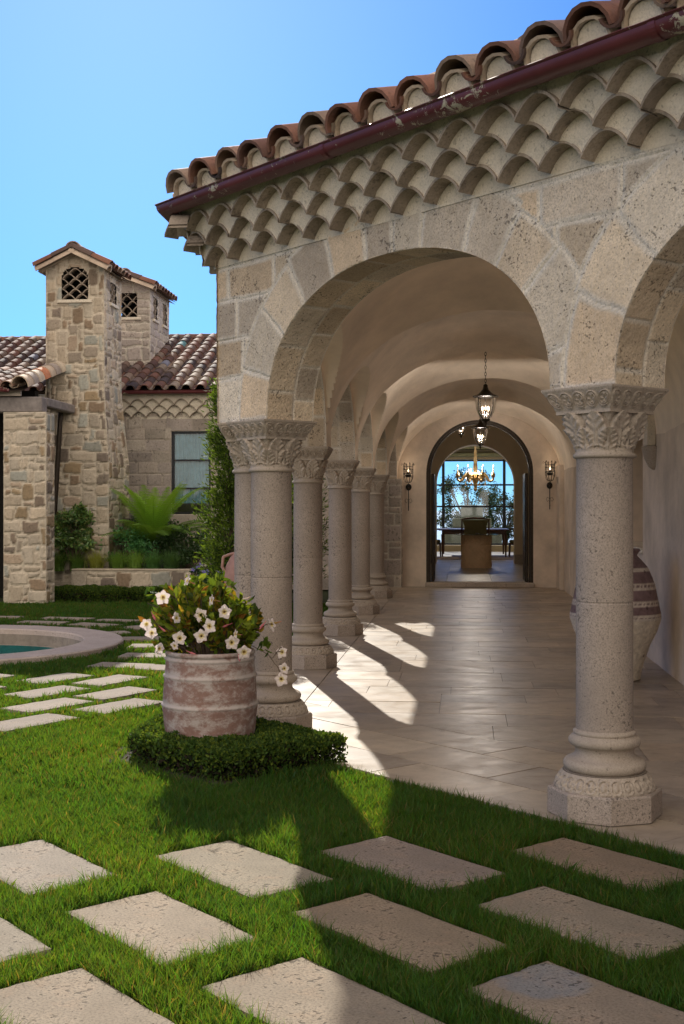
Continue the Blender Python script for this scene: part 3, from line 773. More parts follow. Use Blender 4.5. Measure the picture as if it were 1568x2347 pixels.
# ------------------------------------------------------------------ gutter (half round, mitred at the corner)
CORN = np.array((-1.826, 8.842))
def offs_path(o):
    """points of the eave line at outward distance o: right end, corner, far end"""
    c = CORN + np.array((-o, -T8 * o)); a = c + D * 7.2; return [tuple(a), tuple(c), (CORN[0] - o, 26.0)]
def gutter(name, path, r, zt, parent, mat):
    m = MB(); pts = [Vector((*p, 0)) for p in path]; rings = []
    prof = [(r * math.cos(R(t)), r * math.sin(R(t))) for t in np.linspace(180, 360, 13)]
    lip = [(r + .006, .004), (r + .012, .010), (r + .006, .016), (r - .002, .010)]
    prof2 = [(-r, .012)] + prof + lip + [(x * .93, y * .93 + .004) for x, y in prof[::-1]]
    for i, p in enumerate(pts):
        if i == 0: dirv = (pts[1] - pts[0]).normalized(); nrm = Vector((dirv.y, -dirv.x, 0)); sc = 1
        elif i == len(pts) - 1: dirv = (pts[-1] - pts[-2]).normalized(); nrm = Vector((dirv.y, -dirv.x, 0)); sc = 1
        else:
            d1 = (pts[i] - pts[i - 1]).normalized(); d2 = (pts[i + 1] - pts[i]).normalized(); n1 = Vector((d1.y, -d1.x, 0)); n2 = Vector((d2.y, -d2.x, 0))
            nrm = (n1 + n2).normalized(); sc = 1 / nrm.dot(n1)
        rings.append([p + nrm * (-x) * sc + Vector((0, 0, zt + z)) for x, z in prof2])
    m.grid(np.array([[tuple(v) for v in q] for q in rings]), (1, 1, 1), wrap=True)
    return m.build(name, mat, parent, auto=35)
gp = offs_path(.325)
g = gutter('gutter', gp, .066, 3.80, LOG, M['gutter'])
# flip side so that the rounded belly faces outwards is symmetric; joint sleeves
mb = MB()
for s_ in (1.9, 4.3):
    mb = MB()
    c0 = CORN + np.array((-.325, -T8 * .325)); 
    P = []
    for ds in (-.02, .02):
        ring = []
        for t in np.linspace(175, 365, 15):
            x = .070 * math.cos(R(t)); z = .070 * math.sin(R(t)); p = c0 + D * (s_ + ds) + NO * x; ring.append((p[0], p[1], 3.80 + z))
        P.append(ring)
    mb.grid(np.array(P)); mb.build('gutter_joint', M['gutter'], g)

# ------------------------------------------------------------------ barrel tile roofs
PAL_T = [(.20, .095, .065), (.14, .075, .058), (.24, .15, .11), (.10, .065, .055), (.28, .20, .15), (.17, .115, .095), (.08, .058, .055), (.20, .10, .07), (.31, .24, .18)]
def tile_shell(mb, O, U, Vd, W, r0, r1, ln, col, th=.016, inv=False, n=9, flat=.85):
    """half barrel from O along Vd (up slope), opening downwards; U across, W = surface normal"""
    a = np.linspace(0, math.pi, n); P = []
    sg = -1 if inv else 1
    def ring(r, t, v): return [O + U * (r + t) * math.cos(x) + W * sg * (r * flat + t) * math.sin(x) + Vd * v for x in a]
    G = np.array([ring(r1, 0, ln), ring(r0, 0, 0), ring(r0, th, 0), ring(r1, th, ln)])
    mb.grid(G, col)
def tile_roof(mb, base, O, U, Vd, ncol, nrow, pitch, expo, r=.088, ln=None, seed=1, mask=None, pal=PAL_T, bright=1.0, blue=0):
    r_ = random.Random(seed); O, U, Vd = [np.array(x, float) for x in (O, U, Vd)]; W = np.cross(U, Vd); W /= np.linalg.norm(W)
    if W[2] < 0: W = -W
    ln = ln or expo * 1.18
    for i in range(ncol):
        for j in range(nrow):
            p = O + U * (i + .5) * pitch + Vd * j * expo
            if mask and not mask(p): continue
            c = np.array(r_.choice(pal)) * r_.uniform(.8, 1.2) * bright
            if blue and r_.random() < blue: c = np.array((.10, .22, .24)) if r_.random() < .3 else np.array((.15, .15, .19))
            tw = U * r_.uniform(-.008, .008)
            tile_shell(mb, p + tw + W * (.024 + r_.uniform(0, .008)), U, Vd - W * .03, W, r, r * .86, ln, c)
            c2 = np.array(r_.choice(pal)) * .7
            q = p + U * pitch * .5 + W * .07
            if mask is None or mask(q): tile_shell(mb, q, U, Vd - W * .03, W, r * .86, r * .95, ln, c2, th=-.012, inv=True)
# front slope over the facade: eave at outward .33
SL = R(20)
def face_roof(place_dir, out, eave0, length, nrow, seed):
    m = MB(); U = np.array((*place_dir, 0.0)); Vd = np.array((-out[0] * math.cos(SL), -out[1] * math.cos(SL), math.sin(SL)))
    return m, U, Vd
RP = .305
rm = MB()
c0 = CORN + np.array((-.345, -T8 * .345))
U = np.array((*D, 0.)); Vd = np.array((-NO[0] * math.cos(SL), -NO[1] * math.cos(SL), math.sin(SL))); W = np.cross(U, Vd); W = W if W[2] > 0 else -W
def hipmask(p):  # right of the hip line that leaves the corner along the bisector
    v = np.array(p[:2]) - CORN; out = v @ NO; s_ = v @ D
    return s_ > -T8 * out - .02
for i in range(24):
    for j in range(5):
        p = np.array((*c0, 3.835)) + U * (.10 + (i + .5) * RP) + Vd * j * .34
        if not hipmask(p): continue
        cc = np.array(rnd.choice(PAL_T[:8])) * rnd.uniform(.7, 1.3)
        tile_shell(rm, p + W * (.045 + rnd.uniform(-.012, .018)) + U * rnd.uniform(-.016, .016) + Vd * rnd.uniform(-.03, .03), U, Vd - W * .03, W, .128, .108, .42, cc, th=.02, flat=.95)
        if j == 0:
            tile_shell(rm, p + W * (.008) + Vd * .02, U, Vd - W * .03, W, .105, .095, .40, np.array((.42, .33, .24)) * rnd.uniform(.8, 1.1), th=.016, flat=.92)
            # mortar plug
            a = np.linspace(0, math.pi, 9); P = np.array([[p + Vd * (.07 - .02 * k) + U * (.10 - .10 * (1 - k)) * math.cos(x) + W * (.096 * math.sin(x) * k - .03 * (1 - k)) for x in a] for k in (1, .55, 0)])
            pl = MB(); pl.grid(P); pl.build('mortar_plug', M['mortar'], LOG, smooth=True)
        q = p + U * RP * .5 + W * .085
        tile_shell(rm, q, U, Vd - W * .03, W, .07, .08, .42, np.array(rnd.choice(PAL_T)) * .8, th=-.014, inv=True)
# hip ridge tiles and the side slope's first tile seen end-on
hip = np.array((1.0, T8)); hip /= np.linalg.norm(hip); hv = np.array((hip[0] * math.cos(R(18.6)), hip[1] * math.cos(R(18.6)), math.sin(R(18.6)))); hu = np.array((hip[1], -hip[0], 0)); hw_ = np.cross(hu, hv); hw_ = hw_ if hw_[2] > 0 else -hw_
for j in range(9):
    p = np.array((*(c0 + hip * .13), 3.93)) + hv * (j * .36)
    tile_shell(rm, p, hu, hv, hw_, .125, .10, .44, np.array((.22, .08, .055)) * rnd.uniform(.8, 1.2), th=.018)
U2 = np.array((0, 1., 0)); V2 = np.array((math.cos(SL), 0, math.sin(SL))); W2 = np.cross(U2, V2); W2 = W2 if W2[2] > 0 else -W2
for i in range(55):
    for j in range(3):
        p = np.array((CORN[0] - .30, CORN[1] + .1 + (i + .5) * RP, 3.835)) + V2 * j * .34
        if p[1] < CORN[1] + (p[0] - CORN[0]) * T8 : continue
        tile_shell(rm, p + W2 * .045, U2, V2 - W2 * .03, W2, .125, .105, .42, np.array(rnd.choice(PAL_T[:6])), th=.018)
rm.build('roof_tiles', M['tile'], LOG, auto=40)
# roof deck: closes the building overhead
mb = MB()
def deckpt(o, z, s=None): return CORN + np.array((-o, -T8 * o))
e = offs_path(.345); hi = 2.2
pA = np.array(e[0]); pB = np.array(e[1]); pC = np.array(e[2]); r1 = pA - NO * 2.5; r2 = pB + hip * 2.5 / math.cos(R(22.5)); r3 = np.array((pC[0] + 2.5, pC[1]))
zt = 3.815; zr = zt + 2.5 * math.tan(SL)
v = [(*pA, zt), (*pB, zt), (*pC, zt), (*r3, zr), (*r2, zr), (*r1, zr), (4.5, 26.0, zr), (8.0, 6.0, zr), (4.8, 2.9, zr)]
mb.add(v, [(0, 1, 4, 5), (1, 2, 3, 4), (5, 4, 3, 6, 7, 8)])
v2 = [(x, y, z - .06) for x, y, z in v]; mb.add(v2, [(0, 5, 4, 1), (1, 4, 3, 2), (5, 8, 7, 6, 3, 4)])
mb.box((-1.8, 26.0, 4.75), (4.6, 45, 4.85)); mb.box((2.6, 3, 0), (2.9, 13.7, 4.5)); mb.box((2.05, 2.8, 0), (3.0, 3.19, 4.4))
mb.build('roof_deck', M['tile'], LOG)

# ------------------------------------------------------------------ terrace floor
def clip(poly, a, b, c):
    """keep a*x+b*y>=c"""
    out = []
    for i in range(len(poly)):
        p, q = poly[i], poly[(i + 1) % len(poly)]; fp = a * p[0] + b * p[1] - c; fq = a * q[0] + b * q[1] - c
        if fp >= 0: out.append(p)
        if fp * fq < 0:
            t = fp / (fp - fq); out.append((p[0] + t * (q[0] - p[0]), p[1] + t * (q[1] - p[1])))
    return out
def slabs(mb, ang, rows, lens, region, clips, col, z=.0, gap=.0045, th=.02, seed=1):
    """slabs laid in rows at angle; region (u0,u1,v0,v1) in the rotated frame"""
    r = random.Random(seed); ca, sa = math.cos(ang), math.sin(ang); u0, u1, v0, v1 = region; v = v0
    while v < v1:
        h = r.uniform(*rows); u = u0 - r.uniform(0, lens[1])
        while u < u1:
            l = r.uniform(*lens); poly = [(u + gap / 2, v + gap), (u + l - gap / 2, v + gap), (u + l - gap / 2, v + h - gap), (u + gap / 2, v + h - gap)]
            poly = [(x * ca - y * sa, x * sa + y * ca) for x, y in poly]
            for c in clips:
                poly = clip(poly, *c) if len(poly) > 2 else []
            if len(poly) > 2:
                cc = np.array(col[r.randrange(len(col))]) * r.uniform(.9, 1.08); dz = r.uniform(0, .0012)
                n = len(poly); V = [(x, y, z + dz) for x, y in poly] + [(x, y, z - th) for x, y in poly]
                tx_, ty_ = r.uniform(-.0022, .0022), r.uniform(-.0022, .0022); mx_, my_ = poly[0]; V = [(x, y, z_ + ((x - mx_) * tx_ + (y - my_) * ty_ if z_ > z - th * .5 else 0)) for x, y, z_ in V]; mb.add(V, [tuple(range(n))] + [(i, n + i, n + (i + 1) % n, (i + 1) % n) for i in range(n)], cc)
            u += l
        v += h
TC = [(.43, .375, .315), (.38, .33, .28), (.46, .41, .35), (.33, .29, .255), (.43, .365, .295), (.39, .345, .30)]; TC = [tuple(np.array(c) * np.array((.94, .90, .84))) for c in TC]
q2 = .70711
mb = MB()
slabs(mb, 0, (.40, .60), (.7, 1.4), (-1.4, 3.0, 5.0, 25.5), [(1, 0, -1.308), (q2, q2, 6.2), (0, -1, -25.28), (-1, 0, -2.9)], TC, seed=3)
slabs(mb, R(90), (.3, .45), (.7, 1.2), (8.0, 26.0, 1.312, 2.2), [(-1, 0, 1.312), (1, 0, -2.05), (q2, q2, 4.84)], TC, seed=5)
slabs(mb, R(-45), (.42, .5), (.8, 1.3), (-8.3, 2.5, 4.84, 6.3), [(-q2, -q2, -6.196), (q2, q2, 4.84), (1, 0, -1.308)], TC, seed=8)
# the overlap of the two borders near the corner is trimmed above; base sheet under the joints
fl = mb.build('terrace_floor', M['trav'], None); tag(fl, kind='structure')
mb = MB(); mb.prism([(-2.07, 8.92), (-2.07, 26), (3.2, 26), (3.2, 3.65)], -.06, -.008, c=(.12, .10, .085)); tb = mb.build('terrace_bed', simple('mortar_bed', (.22, .19, .16)), None); tag(tb, kind='structure')
# ------------------------------------------------------------------ the stone villa on the left
def px(u, v, Y):
    """point of the vertical plane Y=const seen at photo position (u, v)"""
    k = (u - 784) / 2800; ct, st = math.cos(YAW), math.sin(YAW)
    zc = Y / (k * st + ct); xc = k * zc
    return xc * ct - zc * st, EYE + (1168 - v) / 2800 * zc
VIL = empty('villa', (-6, 24, 0), label='stone villa with two chimneys, a barrel tile roof and a blue curtained window', cat='house')
VIL_LOC = (-6, 24, 0)
def vb(mb, name, mat, parent=VIL, **k):
    o = mb.build(name, mat, None, loc=None, **k)
    if parent is VIL: o.parent = VIL; o.matrix_parent_inverse = Matrix.Translation(Vector(VIL_LOC)).inverted()
    else: o.parent = parent; o.matrix_parent_inverse = (Matrix.Translation(Vector(VIL_LOC))).inverted() @ Matrix.Identity(4) if False else Matrix.Identity(4)
    return o
YW = 24.3
wx0, wz1 = px(393, 988, YW); wx1, wz0 = px(483, 1178, YW)
mb = MB()
def villa_panel(x0, x1, z0, z1, seed):
    w_, h_ = x1 - x0, z1 - z0; n_ = max(1, round(h_ / .24)); cs = courses(w_, [h_ * i / n_ for i in range(n_ + 1)], .3, .62, seed)
    panel(mb, lambda u, o, v: np.stack([x0 + u, YW - o, z0 + v], -1), w_, h_, lambda u, v, wp, k: course_id(cs, u + .006 * wob(u, v, 9), v + .006 * wob(v, u, 9)), .03, PAL_BLK, k=seed, depth=.012, jw=.018, edge=.02, mort=np.array((.36, .31, .26)))
EZ = 3.97
villa_panel(-8.2, wx0, 0, EZ - .25, 3); villa_panel(wx1, -1.9, 0, EZ - .25, 4); villa_panel(wx0, wx1, 0, wz0 - .22, 5); villa_panel(wx0, wx1, wz1, EZ - .25, 6)
mb.box((-14, YW + .02, 0), (-8.2, YW + .3, EZ)); mb.box((-8.2, YW + .12, 0), (wx0, YW + .3, EZ)); mb.box((wx1, YW + .12, 0), (-1.9, YW + .3, EZ)); mb.box((wx0, YW + .12, 0), (wx1, YW + .3, wz0)); mb.box((wx0, YW + .12, wz1), (wx1, YW + .3, EZ))
mb.box((wx0, YW + .02, wz0 - .22), (wx1, YW + .11, wz0), c=PAL_BLK[1])
wall = vb(mb, 'wall', M['block'])
mb = MB(); mb.box((wx0 - .12, YW - .035, wz0 - .22), (wx1 + .12, YW + .06, wz0 - .005), c=PAL_BLK[3], bev=.012); vb(mb, 'window_sill', M['block'])
# window
mb = MB(); fw = .045
for a in ((wx0, wz0, wx0 + fw, wz1), (wx1 - fw, wz0, wx1, wz1)): mb.box((a[0], YW + .04, a[1]), (a[2], YW + .1, a[3]), bev=.004)
for z in (wz0, wz0 + (wz1 - wz0) * .30, wz0 + (wz1 - wz0) * .64, wz1 - fw): mb.box((wx0 + fw, YW + .042, z), (wx1 - fw, YW + .098, z + fw * .8), bev=.004)
win = vb(mb, 'window', M['frame'])
mb = MB(); mb.box((wx0 + fw, YW + .068, wz0 + fw), (wx1 - fw, YW + .074, wz1 - fw)); vb(mb, 'pane', M['lampglass'], win)
mb = MB(); xx = np.linspace(wx0 + .03, wx1 - .03, 90); zz = np.linspace(wz0 + .22, wz1, 12); X_, Z_ = np.meshgrid(xx, zz)
mb.grid(np.stack([X_, YW + .125 - .012 * np.sin(X_ * 70 + .5 * np.sin(Z_ * 3)) - .006 * np.sin(X_ * 163), Z_], -1), (.26, .52, .64)); 
curt = simple('blue_grey_curtain', (1, 1, 1), rough=.9, attr=True, var=.25, scale=3)
vb(mb, 'curtain', curt, win)
# fish-scale corbel frieze under the eave
def VW(s, o, z):
    s, o, z = np.broadcast_arrays(np.asarray(s, float), np.asarray(o, float), np.asarray(z, float)); return np.stack([s, YW - o, z], -1)
mt, mm = MB(), MB(); _cp = CP; CP = .30
corbel_rows(VW, -8.2, -1.9, mt, mm, zb=3.46, hz=.125, step=.05, phase=-8.2)
CP = _cp
vb(mt, 'corbel_tiles', M['darktile']); vb(mm, 'corbel_mortar', M['mortar'])
# gutter
gm = gutter('gutter', [(-7.0, YW - .30), (-1.9, YW - .30)][::-1], .055, EZ + .005, None, M['gutter']); gm.parent = VIL; gm.matrix_parent_inverse = Matrix.Translation(Vector(VIL_LOC)).inverted()
# main roof
rs = math.atan(.40); Vd = (0, math.cos(rs), math.sin(rs)); RY0 = YW - .36
mb = MB(); 
tile_roof(mb, None, (-12.2, RY0, EZ + .02), (1, 0, 0), Vd, 34, 13, .285, .335, seed=5, blue=.03, bright=.72)
vb(mb, 'roof', M['tile'], auto=40)
rl = 13 * .335; zr_ = EZ + rl * math.sin(rs); yr_ = RY0 + rl * math.cos(rs)
mb = MB(); mb.add([(-12.3, RY0 + .05, EZ - .01), (-1.9, RY0 + .05, EZ - .01), (-1.9, yr_, zr_ - .02), (-12.3, yr_, zr_ - .02), (-1.9, yr_ + 4.4, EZ), (-12.3, yr_ + 4.4, EZ)], [(0, 1, 2, 3), (3, 2, 4, 5)], (.10, .07, .055)); mb.box((-12.3, yr_ + 4.0, 0), (-1.9, yr_ + 4.3, EZ), c=PAL_BLK[0]); mb.box((-12.3, YW + .31, 0), (-12.0, yr_ + 4.0, EZ), c=PAL_BLK[0])
vb(mb, 'roof_underlay', M['tile'])
mb = MB()
for i in range(30):
    x = -12.2 + i * .36; tile_shell(mb, np.array((x, yr_, zr_ + .0)), np.array((0, 1., 0)), np.array((1., 0, 0)), np.array((0, 0, 1.)), .12, .105, .42, np.array(rnd.choice(PAL_T[:6])), th=.018)
vb(mb, 'ridge_tiles', M['tile'], auto=40)

# unseen wing added beyond the left edge to shade the pool and lawn
mb = MB(); box_panels(mb, -17.0, -9.15, 19.8, 22.5, 0, 8.0, 'FR', .18, [(2, 1), (3, 2), (2, 2)], .09, PAL_RUB, 91, depth=.02, top=True); vb(mb, 'shade_wing', M['rubble'])
mb = MB(); tile_roof(mb, None, (-17.2, 19.6, 8.02), (1, 0, 0), (0, math.cos(R(18)), math.sin(R(18))), 27, 8, .29, .36, seed=8); vb(mb, 'shade_wing_roof', M['tile'], auto=40)
# chimneys
def chimney(name, x0, x1, y0, y1, zb, zt, pal, mat, unit, sizes, seed, flare=0, zfl=0, arched=True, nside=1, side_w=.42, rise=.34):
    """masonry stack with a gabled tile cap; ridge runs along Y"""
    cap0 = zt
    mb = MB(); h = zt - zb
    wy0, wy1 = (zt - .62, zt - .20) if arched else (zt - .66, zt - .14); ww = .25
    cx = (x0 + x1) / 2
    def fl(z): return flare * np.clip((zfl - z) / 1.5, 0, 1) ** 1.3
    def gable_face(place, w, lay_seed, gable, holes):
        # relief grid with holes dropped
        hh = h + (rise if gable else 0); cell = .028; nu = int(w / cell) + 1; nv = int(hh / cell) + 1
        u, v = np.meshgrid(np.linspace(0, w, nu), np.linspace(0, hh, nv)); lay = Rects(w, hh, unit, sizes, lay_seed)
        ids, d = lay(u, v, .024, lay_seed)
        rel = relief(ids, d, u, v, .022, .035, .004, lay_seed, .012) - .011
        rel = np.where((u < 1e-6) | (u > w - 1e-6), 0, rel)
        keep = np.ones((nv - 1, nu - 1), bool); uc = (u[:-1, :-1] + u[1:, 1:]) / 2; vc = (v[:-1, :-1] + v[1:, 1:]) / 2 + zb
        for (a, b, za, zc_, ar) in holes:
            ins = (uc > a) & (uc < b) & (vc > za) & (vc < zc_ + (np.sqrt(np.clip(((b - a) / 2) ** 2 - (uc - (a + b) / 2) ** 2, 0, 1)) * .75 if ar else 0)); keep &= ~ins
        if gable: keep &= vc < zt + rise * (1 - np.abs(uc - w / 2) / (w / 2)) 
        idx = np.arange(u.size).reshape(u.shape); q = np.stack([idx[:-1, :-1], idx[:-1, 1:], idx[1:, 1:], idx[1:, :-1]], -1)[keep]
        mb.add(place(u, rel, v + zb).reshape(-1, 3), q, block_cols(ids, d, pal, .022, lay_seed, MORT_R).reshape(-1, 3))
    hw = ww
    fh = [(x_ - x0 - hw, x_ - x0 + hw, wy0, wy1, arched) for x_ in ((cx,) )]
    gable_face(lambda u, o, z: np.stack([x0 + u + fl(z) * (u / (x1 - x0) - .5) * 2, y0 - o - fl(z), z], -1), x1 - x0, seed, True, fh)
    dy = y1 - y0
    sh = [(dy * (k + .5) / nside - side_w / 2, dy * (k + .5) / nside + side_w / 2, wy0, wy1 - .02, False) for k in range(nside)]
    gable_face(lambda u, o, z: np.stack([x1 + o + fl(z), y0 + u + fl(z) * (u / dy - .5) * 2, z], -1), dy, seed + 1, False, sh)
    gable_face(lambda u, o, z: np.stack([x0 - o, y1 - u, z], -1), dy, seed + 2, False, sh)
    gable_face(lambda u, o, z: np.stack([x1 - u, y1 + o, z], -1), x1 - x0, seed + 3, True, [])
    ch = vb(mb, name, mat)
    # inner core darkness and floor of the vent
    mb = MB(); mb.box((x0 + .03, y0 + .03, wy0 - .06), (x1 - .03, y1 - .03, wy0 - .01)); mb.box((x0 + .03, y1 - .06, wy0), (x1 - .03, y1 - .03, zt)); mb.box((x0 + .03, y0 + .03, wy1 + .3), (x1 - .03, y1 - .03, wy1 + .32))
    vb(mb, 'flue', M['dark'], ch)
    # sills
    mb = MB(); mb.box((cx - hw - .08, y0 - .05, wy0 - .06), (cx + hw + .08, y0 + .08, wy0), bev=.008); vb(mb, 'vent_sill', M['mortar'], ch)
    for a, b, *_ in sh: mb = MB(); mb.box((x1 - .08, y0 + a - .05, wy0 - .06), (x1 + .05, y0 + b + .05, wy0), bev=.008); vb(mb, 'vent_sill', M['mortar'], ch)
    # grilles of stacked tile arcs
    def grille(place, w_, seed_):
        mb = MB(); n = 5; bw = w_ / 2.0; r = random.Random(seed_); rows = 6; hh = (wy1 - wy0 + .16) / rows
        for j in range(rows):
            for i in range(-1, 3):
                c = (i + .5 + (j % 2) * .5) * bw; a = np.linspace(-1, 1, 9); uu = np.clip(c + a * bw / 2, 0, w_); zz = wy0 + j * hh + np.cos(a * math.pi / 2) * hh
                if uu.max() - uu.min() < .02: continue
                if arched and w_ > .45: pass
                P = np.array([place(uu, -.02, zz), place(uu, .10, zz), place(uu, .10, zz + .018), place(uu, -.02, zz + .018), place(uu, -.02, zz)]); mb.grid(P, np.array((1, 1, 1)) * r.uniform(.7, 1.3))
        return vb(mb, 'vent_grille', M['darktile'], ch)
    grille(lambda u, o, z: np.stack([cx - hw + u, y0 + .03 + o + 0 * u, z], -1), 2 * hw, seed)
    for a, b, *_ in sh: grille(lambda u, o, z, a=a: np.stack([x1 - .03 - o + 0 * u, y0 + a + u, z], -1), b - a, seed + 4)
    # cap: two slopes of tiles
    mb = MB(); pit = math.atan2(rise, (x1 - x0) / 2); sl = (x1 - x0) / 2 / math.cos(pit) + .16
    for sx in (-1, 1):
        vv = np.array((-sx * math.cos(pit), 0, math.sin(pit))); uu = np.array((0, 1., 0)); ww_ = np.cross(uu, vv); ww_ = ww_ if ww_[2] > 0 else -ww_
        e0 = np.array((cx + sx * ((x1 - x0) / 2 + .14), y0 - .12, zt - .14 * math.tan(pit) + .01))
        npn = int((y1 - y0 + .24) / .22); pp = (y1 - y0 + .24) / npn
        for i in range(npn):
            for j in range(2):
                cc = np.array(rnd.choice(PAL_T[:6])) * rnd.uniform(.8, 1.2); p = e0 + uu * (i + .5) * pp + vv * j * sl * .5
                tile_shell(mb, p + ww_ * .03, uu, vv, ww_, pp * .44, pp * .38, sl * .56, cc)
        g0 = np.array([[e0, e0 + uu * (y1 - y0 + .24)], [e0 + vv * sl, e0 + vv * sl + uu * (y1 - y0 + .24)]]); mb.grid(g0, (.2, .13, .1)); mb.grid(g0 - ww_ * .05, (.35, .30, .24))
        # barge tiles along the gable
        for j in range(2):
            p = e0 + vv * (j * sl * .5) + uu * .0 + ww_ * .04
            tile_shell(mb, p, uu, vv, ww_, .10, .085, sl * .58, np.array(PAL_T[j * 3]), th=.02)
            tile_shell(mb, p - ww_ * .10 + uu * .02, uu, vv, ww_, .11, .10, sl * .55, np.array((.46, .36, .28)), th=.03)
    for i in range(3):
        tile_shell(mb, np.array((cx, y0 - .14 + i * (y1 - y0 + .2) / 3, zt + rise + .06)), np.array((1., 0, 0)), np.array((0, 1., 0)), np.array((0, 0, 1.)), .12, .10, (y1 - y0 + .3) / 3 + .06, np.array((.34, .24, .17)) * rnd.uniform(.8, 1.1), th=.022)
    vb(mb, 'cap_tiles', M['tile'], ch, auto=40)
    return ch
SZ = [(2, 1), (2, 2), (3, 2), (1, 1), (3, 2), (2, 3), (1, 2), (3, 1), (4, 2)]
c1x0, _ = px(105, 800, 22.2); c1x1, _ = px(239, 800, 22.2)
chimney('chimney', c1x0, c1x1, 22.2, 23.35, 0, 6.14, PAL_RUB, M['rubble'], .104, SZ, 3, flare=.12, zfl=4.0, rise=.27)
c2x0, _ = px(262, 800, 25.7); c2x1, _ = px(344, 800, 25.7)
chimney('block_chimney', c2x0 - .25, c2x1, 25.7, 27.4, 4.3, 6.40, PAL_BLK * 1.15, M['block'], .17, [(2, 1), (3, 1), (2, 1), (2, 2)], 17, arched=False, nside=2, side_w=.36, rise=.2)

# ------------------------------------------------------------------ the porch at the far left
POR = empty('porch', (-8.2, 21, 0), label='lean-to porch with a rubble stone pier, weathered beam and clay tiles at left edge', cat='porch')
def pb(mb, name, mat, parent=POR, **k):
    o = mb.build(name, mat, None, **k); o.parent = parent
    if parent is POR: o.matrix_parent_inverse = Matrix.Translation(Vector((-8.2, 21, 0))).inverted()
    return o
PYF = 20.3
ax0, _ = px(8, 1200, PYF); ax1, _ = px(106, 1200, PYF); _, az1 = px(50, 944, PYF)
mb = MB(); box_panels(mb, ax0, ax1, PYF, PYF + .42, 0, az1, 'FRL', .108, SZ, .026, PAL_RUB, 41, warp=.024, jw=.022, depth=.024, vary=.012); pb(mb, 'stone_pier', M['rubble'])
mb = MB(); mb.box((-8.95, PYF + .06, az1 + .005), (ax1 - .10, PYF + .34, az1 + .27), bev=.02, c=(1, 1, 1)); pb(mb, 'beam', M['greywood'])
mb = MB(); mb.box((ax1 - .30, PYF + .345, az1 + .12), (ax1 - .10, 22.18, az1 + .28), bev=.02); pb(mb, 'side_beam', M['greywood'])
psl = R(14); PV = (0, math.cos(psl), math.sin(psl)); pe = (-8.95, PYF - .12, az1 + .40)
mb = MB(); tile_roof(mb, None, pe, (1, 0, 0), PV, 5, 7, .265, .30, r=.10, seed=9, bright=1.2); 
rx = -8.95 + 5 * .265 + .10
for j in range(7):   # rake tiles turned over the side
    p = np.array((rx, PYF - .12, az1 + .42)) + np.array(PV) * j * .30
    tile_shell(mb, p, np.array((1., 0, 0)), np.array(PV), np.array((0, -math.sin(psl), math.cos(psl))), .145, .125, .36, np.array([(.42, .33, .25), (.30, .25, .22), (.45, .38, .30), (.42, .17, .09)][j % 4]) * 1.1, th=.02, flat=1.25)
pb(mb, 'roof', M['tile'], auto=40)
mb = MB(); mb.add([(-8.95, PYF - .08, az1 + .35), (rx, PYF - .08, az1 + .35), (rx, 22.3, az1 + .35 + 2.35 * math.tan(psl)), (-8.95, 22.3, az1 + .35 + 2.35 * math.tan(psl))], [(0, 1, 2, 3)], (.12, .09, .07)); mb.box((-8.95, PYF + .0, az1 + .28), (rx - .03, PYF + .05, az1 + .36), c=(.35, .3, .25)); pb(mb, 'roof_boards', M['tile'])
gm = gutter('gutter', [(rx - .2, PYF - .14), (-8.95, PYF - .14)], .055, az1 + .385, None, M['gutter']); gm.parent = POR; gm.matrix_parent_inverse = Matrix.Translation(Vector((-8.2, 21, 0))).inverted()
mb = MB(); mb.tube([(px(140, 920, 22.0)[0], 22.02, az1 + .3), (px(139, 940, 22.0)[0], 21.98, az1 + .0), (px(122, 1290, 22.0)[0], 21.9, .5), (px(121, 1290, 22.0)[0], 21.88, 0)], .045, 10); pb(mb, 'gap_shadow', M['bronze'])  # dark tube stands in for the shaded gap beside the chimney
mb = MB(); mb.box((-9.1, 21.9, 0), (ax0 - .02, 22.1, 3.8)); pb(mb, 'back_wall', M['dark'])

# ------------------------------------------------------------------ planter with its wall
plx0 = ax1 + .05; plx1, plz = px(440, 1305, 21.6)
mb = MB(); box_panels(mb, plx0, plx1, 21.5, 21.8, 0, .50, 'FRB', .092, [(2, 2), (3, 2), (4, 2), (2, 1), (3, 3), (4, 3)], .026, PAL_RUB, 77, warp=.024, jw=.02, depth=.024, vary=.012)
box_panels(mb, plx1 - .3, plx1, 21.8, 24.25, 0, .50, 'R', .092, [(2, 2), (3, 2), (4, 2)], .04, PAL_RUB, 79, warp=.024, jw=.02, depth=.024)
mb.box((plx0, 21.49, .503), (plx1 + .01, 21.82, .53), c=(.42, .37, .31), bev=.008)
pw = mb.build('planter_wall', M['rubble'], None); tag(pw, 'low rubble stone planter wall in front of the villa window', 'wall')
mb = MB(); X_, Y_ = np.meshgrid(np.linspace(plx0, plx1 - .3, 30), np.linspace(21.8, 24.2, 20)); mb.grid(np.stack([X_, Y_, .45 + .03 * wob(X_, Y_, 8)], -1)); so_ = mb.build('planter_soil', M['soil'], None, smooth=True); tag(so_, kind='structure')

